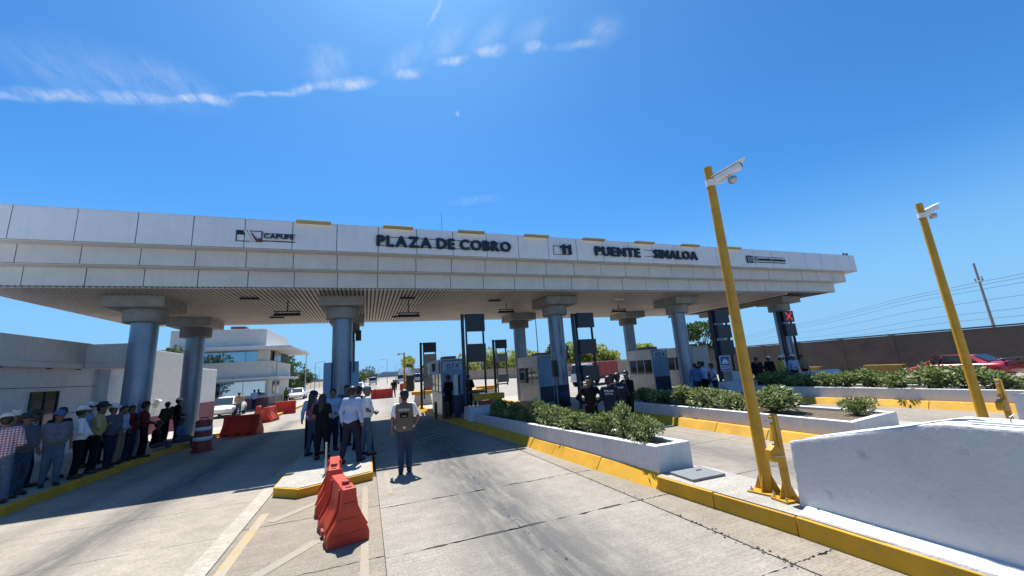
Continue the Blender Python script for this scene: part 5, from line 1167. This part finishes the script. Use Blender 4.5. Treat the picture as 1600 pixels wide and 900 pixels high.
    if vest:
        V, Fq = sdf_grid(torso(.030), res, cut=lambda X,Y,Z: np.maximum(np.maximum(.86-Z, Z-1.45), np.where(Z > 1.22, np.abs(X)-.175-(1.45-Z)*.16, -1.0))); vv = link('vest', np_mesh('vest', V*S, Fq, CL[vest]), t)
        if vest == 'vest': MB().lathe([(.143,.93),(.145,.935),(.145,.965),(.143,.97)], 24, (0,.004,0), 1.46*S, 1.02*S).build('reflective_band', M_tape, vv, smooth=True)
    # hair
    if hair != 'none':
        hp = [('c', hd((0,-.028,.045)), hd((0,.010,.052)), .092, .086, .03), ('c', hd((0,-.045,-.01)), hd((0,-.045,.02)), .072, .076, .03)]
        if hair == 'long': hp += [('c', hd((0,-.065,.0)), up_((0,-.115,1.22)), .075, .07, .05), ('c', hd((-.055,-.02,-.02)), up_((-.08,-.07,1.32)), .045, .035, .04), ('c', hd((.055,-.02,-.02)), up_((.08,-.07,1.32)), .045, .035, .04)]
        def hcut(X,Y,Z):
            fy = -(X-hc[0])*sn+(Y-hc[1])*cs; return np.maximum(np.maximum(fy-.055-(Z-hc[2]-.02)*.6, -1+0*Z), np.where(fy > .0, (.02-(Z-hc[2]))*.8, -1.0))
        V, Fq = sdf_grid(hp, .014 if res < .025 else res*.75, cut=hcut)
        link('hair', np_mesh('hair', V*S, Fq, M_hairg if hair == 'grey' else M_hair), t)
    # hat
    if hat:
        hm = hatmat or M_whhat; c0 = Vector(hd((0,-.005,.065)))*S; n = 28; mb = MB()
        if hat == 'cowboy':
            prof = [(.150,.012),(.138,-.004),(.10,-.006),(.094,.0),(.090,.05),(.080,.10),(.060,.118),(.02,.105)]
            vs = []
            for (r_, z_) in prof:
                for j in range(n):
                    a = 2*math.pi*j/n; x_, y_ = r_*math.cos(a)*.93, r_*math.sin(a)*1.16; zz = z_
                    if r_ > .12: zz += .050*abs(math.cos(a))**2.2*(r_/.150)-.014*abs(math.sin(a))
                    if z_ > .09: zz -= .022*math.exp(-(x_/.025)**2)
                    vs.append((c0.x+(x_*cs-y_*sn)*S, c0.y+(x_*sn+y_*cs)*S, c0.z+zz*S))
            k = len(prof); fs = [(i*n+j,i*n+(j+1)%n,(i+1)*n+(j+1)%n,(i+1)*n+j) for i in range(k-1) for j in range(n)]+[tuple(range((k-1)*n,k*n))]
            ho = mb.add(vs, fs).build('hat', hm, t, smooth=True); so = ho.modifiers.new('t','SOLIDIFY'); so.thickness = .006; so.offset = 1
        else:
            prof = [(.096,-.012),(.097,.01),(.090,.05),(.068,.082),(.035,.098),(.004,.102)]
            mb.lathe(prof, n, (0,0,0), 1, 1.12)
            vs = mb.v; q = []
            for j in range(9):
                a = math.pi*(.12+.76*j/8); q += [(.094*math.cos(a), .103*math.sin(a), -.006), (.094*math.cos(a)*1.05, .10+.085*math.sin(a)**.6*1.0, -.022-.012*abs(math.cos(a)))]
            b = len(vs); mb.v = vs+q; mb.f += [(b+2*j, b+2*j+2, b+2*j+3, b+2*j+1) for j in range(8)]
            mb.v = [(c0.x+(x_*cs-y_*sn)*S, c0.y+(x_*sn+y_*cs)*S, c0.z+z_*S) for (x_,y_,z_) in mb.v]
            ho = mb.build('cap', hm, t, smooth=True); so = ho.modifiers.new('t','SOLIDIFY'); so.thickness = .004
    for sd in (-1,1):
        p_ = Vector(hd((sd*.031,.079,.022)))*S; MB().lathe([(.002,-.006),(.009,-.003),(.009,.003),(.002,.006)], 8, tuple(p_)).build('eye', M_eye, t)
    p_ = Vector(hd((0,.076,-.052)))*S; MB().obox(tuple(p_),(.04*S,.012*S,.008*S),(0,0,turn)).build('mouth', M_lip, t)
    if hold == 'phone':
        w = Vector(armp[1][2])*S; MB().obox((w.x,w.y+.08,w.z+.05),(.075,.012,.15),(.5,0,0)).build('phone', M_phone, t, bevel=.004)
    if bag:
        V, Fq = sdf_grid([('c',(-.06,-.17,1.12),(.06,-.17,1.32),.09,.10,.05),('c',(.06,-.17,1.12),(-.06,-.17,1.32),.09,.10,.05)], res); link('backpack', np_mesh('backpack', V*S, Fq, CL[bag]), t)
    if back_text:
        for (txt, z_, hh, wd) in back_text:
            o = empty('tmp'); bpy.data.objects.remove(o)
            yb = -(.108+.030+.012 if vest else .108+.016+.010)
            letters(txt, t, -wd/2*S, wd/2*S, z_*S, hh*S, (yb-.006)*S, M_tape, .003, .03, 'back_letter')
    return t

Z1 = .148
ROW = 'men lined up along the left pavement'
person('man in red plaid shirt and pale cap at the left frame edge', (-6.72,11.1,Z1), 25, 1.67, 'plaid','jeansl', arms=('down','front'), hat='cap', hatmat=M_straw, skin=1, group=ROW, belly=.02)
person('man in straw hat standing behind the plaid shirt man', (-7.35,12.4,Z1), 200, 1.68, 'slate','jeans', hat='cowboy', hatmat=M_straw, skin=2, group=ROW)
person('man in black cap and slate blue shirt facing the road at left', (-6.8,11.75,Z1), -115, 1.63, 'slate','jeans', 'short', ('down','down'), hat='cap', hatmat=M_black, skin=1, belly=.05, group=ROW)
person('man in black cap and striped shirt behind the slate shirt man', (-7.3,12.75,Z1), -60, 1.66, 'stripe','navy', 'short', hat='cap', hatmat=M_black, skin=2, group=ROW)
person('man in blue cap and grey shirt with light jeans', (-6.7,12.5,Z1), -140, 1.62, 'grey','jeansl', 'short', hat='cap', hatmat=CL['blue'], skin=1, belly=.05, group=ROW)
person('man in white cowboy hat and white shirt with dark trousers', (-6.62,13.15,Z1), -55, 1.65, 'white','black', 'long', ('down','front'), hat='cowboy', skin=1, belly=.05, group=ROW)
person('man in white hat half hidden behind the yellow shirt man', (-7.45,15.0,Z1), -80, 1.72, 'ltblue','navy', hat='cowboy', skin=1, group=ROW)
person('man in black cowboy hat and pale yellow shirt with crossed arms', (-6.6,13.75,Z1), -70, 1.70, 'yellow','black', 'long', ('crossed','crossed'), hat='cowboy', hatmat=M_black, skin=2, belly=.03, group=ROW)
person('man in white cap and grey blue shirt beside the yellow shirt man', (-6.52,14.25,Z1), -120, 1.62, 'slate','navy', 'short', hat='cowboy', hatmat=M_whhat, skin=1, belly=.04, group=ROW)
person('man in pale shirt and khaki trousers with hands before him', (-6.65,14.95,Z1), -100, 1.58, 'ltblue','khaki', 'long', ('front','front'), skin=1, group=ROW)
person('man in red jacket and dark red cap before the left column', (-6.42,15.75,Z1), -70, 1.62, 'red','black', 'long', ('front','front'), hat='cap', hatmat=CL['maroon'], skin=1, group=ROW)
person('second man in dark red jacket close behind the red cap man', (-6.62,15.45,Z1), -95, 1.56, 'red','navy', 'long', ('pocket','pocket'), skin=2, group=ROW)
person('person in dark clothes with white cap and backpack by the second left column', (-6.75,18.9,Z1), -60, 1.62, 'black','navy', 'long', ('front','down'), hat='cap', hatmat=M_whhat, bag='olive', skin=2, group=ROW)
person('person in green backpack standing close to the second left column', (-7.0,18.6,Z1), -30, 1.52, 'olive','black', 'long', ('front','front'), skin=2, group=ROW)
person('seated person in blue shirt on the kerb by the traffic drum', (-6.35,18.3,-.16), -90, 1.62, 'blue','slate', 'short', ('front','front'), sit=True, skin=2, group=ROW)
person('man in dark shirt tucked between the grey shirt and the white cowboy hat', (-7.25,13.55,Z1), -120, 1.66, 'navy','black', 'long', ('front','front'), hat='cap', hatmat=M_black, skin=2, group=ROW)
person('man in olive shirt half hidden behind the khaki trousers man', (-7.35,16.35-.9,Z1), -70, 1.60, 'olive','black', 'short', ('crossed','crossed'), skin=2, group=ROW)
person('crouching person in dark clothes on the pavement past the red jackets', (-6.75,17.35,-.15), -80, 1.62, 'black','slate', 'long', ('front','front'), sit=True, hat='cap', hatmat=M_black, skin=2, group=ROW)
MID = 'people talking on the median island'; Z2 = .168
person('woman in mauve shirt with long black hair and cap on the median', (-1.30,11.9,Z2), -50, 1.60, 'mauve','jeans', 'long', ('front','front'), 'long', hat='cap', hatmat=CL['navy'], female=True, group=MID)
person('woman all in black with long hair and a beige sleeve', (-1.02,11.2,Z2), -20, 1.55, 'black','black', 'short', ('front','front'), 'long', female=True, skin=0, group=MID)
person('man in white shirt and dark trousers half hidden in the group', (-.88,12.3,Z2), 200, 1.64, 'ltblue','navy', 'long', ('front','down'), skin=1, group=MID)
person('man in light blue shirt and dark jeans walking, at the front of the group', (-.33,10.2,Z2), -35, 1.70, 'ltblue','navy', 'long', ('down','down'), stride=.17, wide=.12, skin=0, group=MID)
person('man in maroon shirt between the light blue and white shirts', (-.22,11.8,Z2), -60, 1.66, 'maroon','black', 'long', ('front','down'), skin=1, group=MID)
person('man in white shirt and blue jeans at the right of the group', (.0,10.9,Z2), -80, 1.66, 'white','jeansl', 'short', ('front','front'), hair='grey', belly=.04, skin=1, group=MID)
person('person in pale blue shirt behind the woman in mauve', (-1.42,12.7,Z2), 10, 1.60, 'ltblue','black', 'long', ('down','front'), hat='cap', hatmat=CL['red'], skin=1, group=MID)
person('tall man in dark shirt at the back of the group', (-.55,12.9,Z2), 190, 1.70, 'slate','black', 'long', ('front','front'), skin=1, group=MID)
v_ = person('man in khaki press vest seen from behind on the near lane', (.80,9.2,0), -8, 1.70, 'white','jeans', 'short', ('down','pocket'), hat='cap', hatmat=M_black, vest='vest', skin=1, back_text=[('PRENSA',1.29,.055,.22)], wide=.08, belly=.02)
MB().obox((0,-.158,1.20),(.17,.008,.10)).build('back_patch', CL['black'], v_); MB().obox((0,-.164,1.185),(.11,.006,.03)).build('patch_emblem', cloth('pale_green',(.22,.30,.22)), v_)
POL = 'police officers between the planters'
person('police officer in black alone at the left of the officers', (5.85,9.7,0), 150, 1.64, 'black','black', 'long', ('hip','hip'), hat='cap', hatmat=M_black, skin=2, group=POL)
person('police officer seen from behind with white lettering on the back', (6.2,9.25,0), -40, 1.62, 'navy','navy', 'long', ('front','front'), hat='cap', hatmat=M_black, skin=1, group=POL, vest='navy', back_text=[('POLICIA',1.30,.06,.26),('ESTATAL',1.23,.04,.22)])
person('police officer half hidden behind the lettered officer', (6.85,9.75,0), -25, 1.66, 'navy','navy', 'long', ('down','front'), hat='cap', hatmat=M_black, skin=1, group=POL, back_text=[('POLICIA',1.30,.05,.24)])
person('rightmost police officer in black by the second planter', (7.8,10.6,0), 100, 1.68, 'black','black', 'long', ('crossed','crossed'), hat='cap', hatmat=M_black, skin=2, group=POL)
BLU = 'people in blue shirts beside the pale booth'
person('man in blue shirt striding at the left of the three', (14.1,14.0,0), -30, 1.68, 'blue','navy', 'long', ('down','front'), stride=.2, skin=1, group=BLU, res=.024)
person('person in light blue shirt in the middle of the three', (15.0,14.4,0), 20, 1.72, 'ltblue','black', 'long', ('front','front'), skin=1, group=BLU, res=.024)
person('person in pale shirt at the right of the three', (14.75,13.6,0), 60, 1.63, 'ltblue','navy', 'short', ('front','down'), skin=1, group=BLU, res=.024)
FAR = 'people at the far right columns'
for k, (x, y, face, hh, sh, pa, ht, lab) in enumerate([(18.3,14.2,170,1.68,'black','black',None,'dark figure just right of the near camera pole'),(19.6,15.2,120,1.72,'maroon','navy',None,'figure in dark red left of the yellow shirt'),(20.3,15.0,160,1.70,'black','black','cowboy','man in white hat and black shirt left of the yellow shirt'),(20.9,14.8,190,1.66,'lime','olive','cowboy','man in bright yellow shirt and white hat'),(21.6,15.2,200,1.70,'white','navy','cowboy','man in white shirt and white hat right of the yellow shirt'),(22.0,14.9,150,1.68,'ltblue','navy','cowboy','man in pale shirt and white hat beside the red cross frame'),(23.0,15.0,170,1.66,'khaki','black',None,'person behind the red cross sign frame'),(16.9,16.5,180,1.70,'navy','black',None,'dark figure right of the blue car sign')]):
    person(lab, (x,y,0), face, hh, sh, pa, 'long', ('front','down') if k%2 else ('down','down'), hat=ht, skin=k%3, res=.028, group=FAR)
person('dark guard standing at the card terminal of booth 074', (3.28,16.9,.2), 120, 1.70, 'black','black', 'long', ('front','front'), hat='cap', hatmat=M_black, skin=2, res=.024)
person('dark figure behind the black sign frame near booth 074', (4.75,19.2,.2), 160, 1.66, 'black','black', 'long', ('front','front'), skin=2, res=.028)
person('man in pink white shirt and grey trousers beside the white car', (-8.5,33.6,0), 0, 1.66, 'beige','slate', 'short', ('down','hip'), skin=1, res=.03, group='people far along the left road')
person('man in light blue shirt before the control building', (-9.3,41.2,0), 20, 1.70, 'ltblue','navy', 'long', ('down','down'), skin=1, res=.03, group='people far along the left road')
person('person in high visibility vest by the kerb near the trees', (-7.6,46,0), 150, 1.65, 'black','navy', 'long', ('front','front'), vest='grn', skin=1, res=.03, group='people far along the left road')
person('person in dark clothes leaning by the far red barrier', (2.6,42,0), 170, 1.70, 'black','olive', 'short', ('front','down'), stride=.15, skin=1, res=.03, group='people far down the near lane')
person('dark figure far down the lane beyond the cones', (4.2,62,0), 180, 1.70, 'slate','black', 'long', ('down','down'), skin=1, res=.034, group='people far down the near lane')
for o in bpy.data.objects:
    if o.name.startswith('soffit_lamp') and len(o.get('label','').split()) > 16: o['label'] = ' '.join(o['label'].split()[:16])
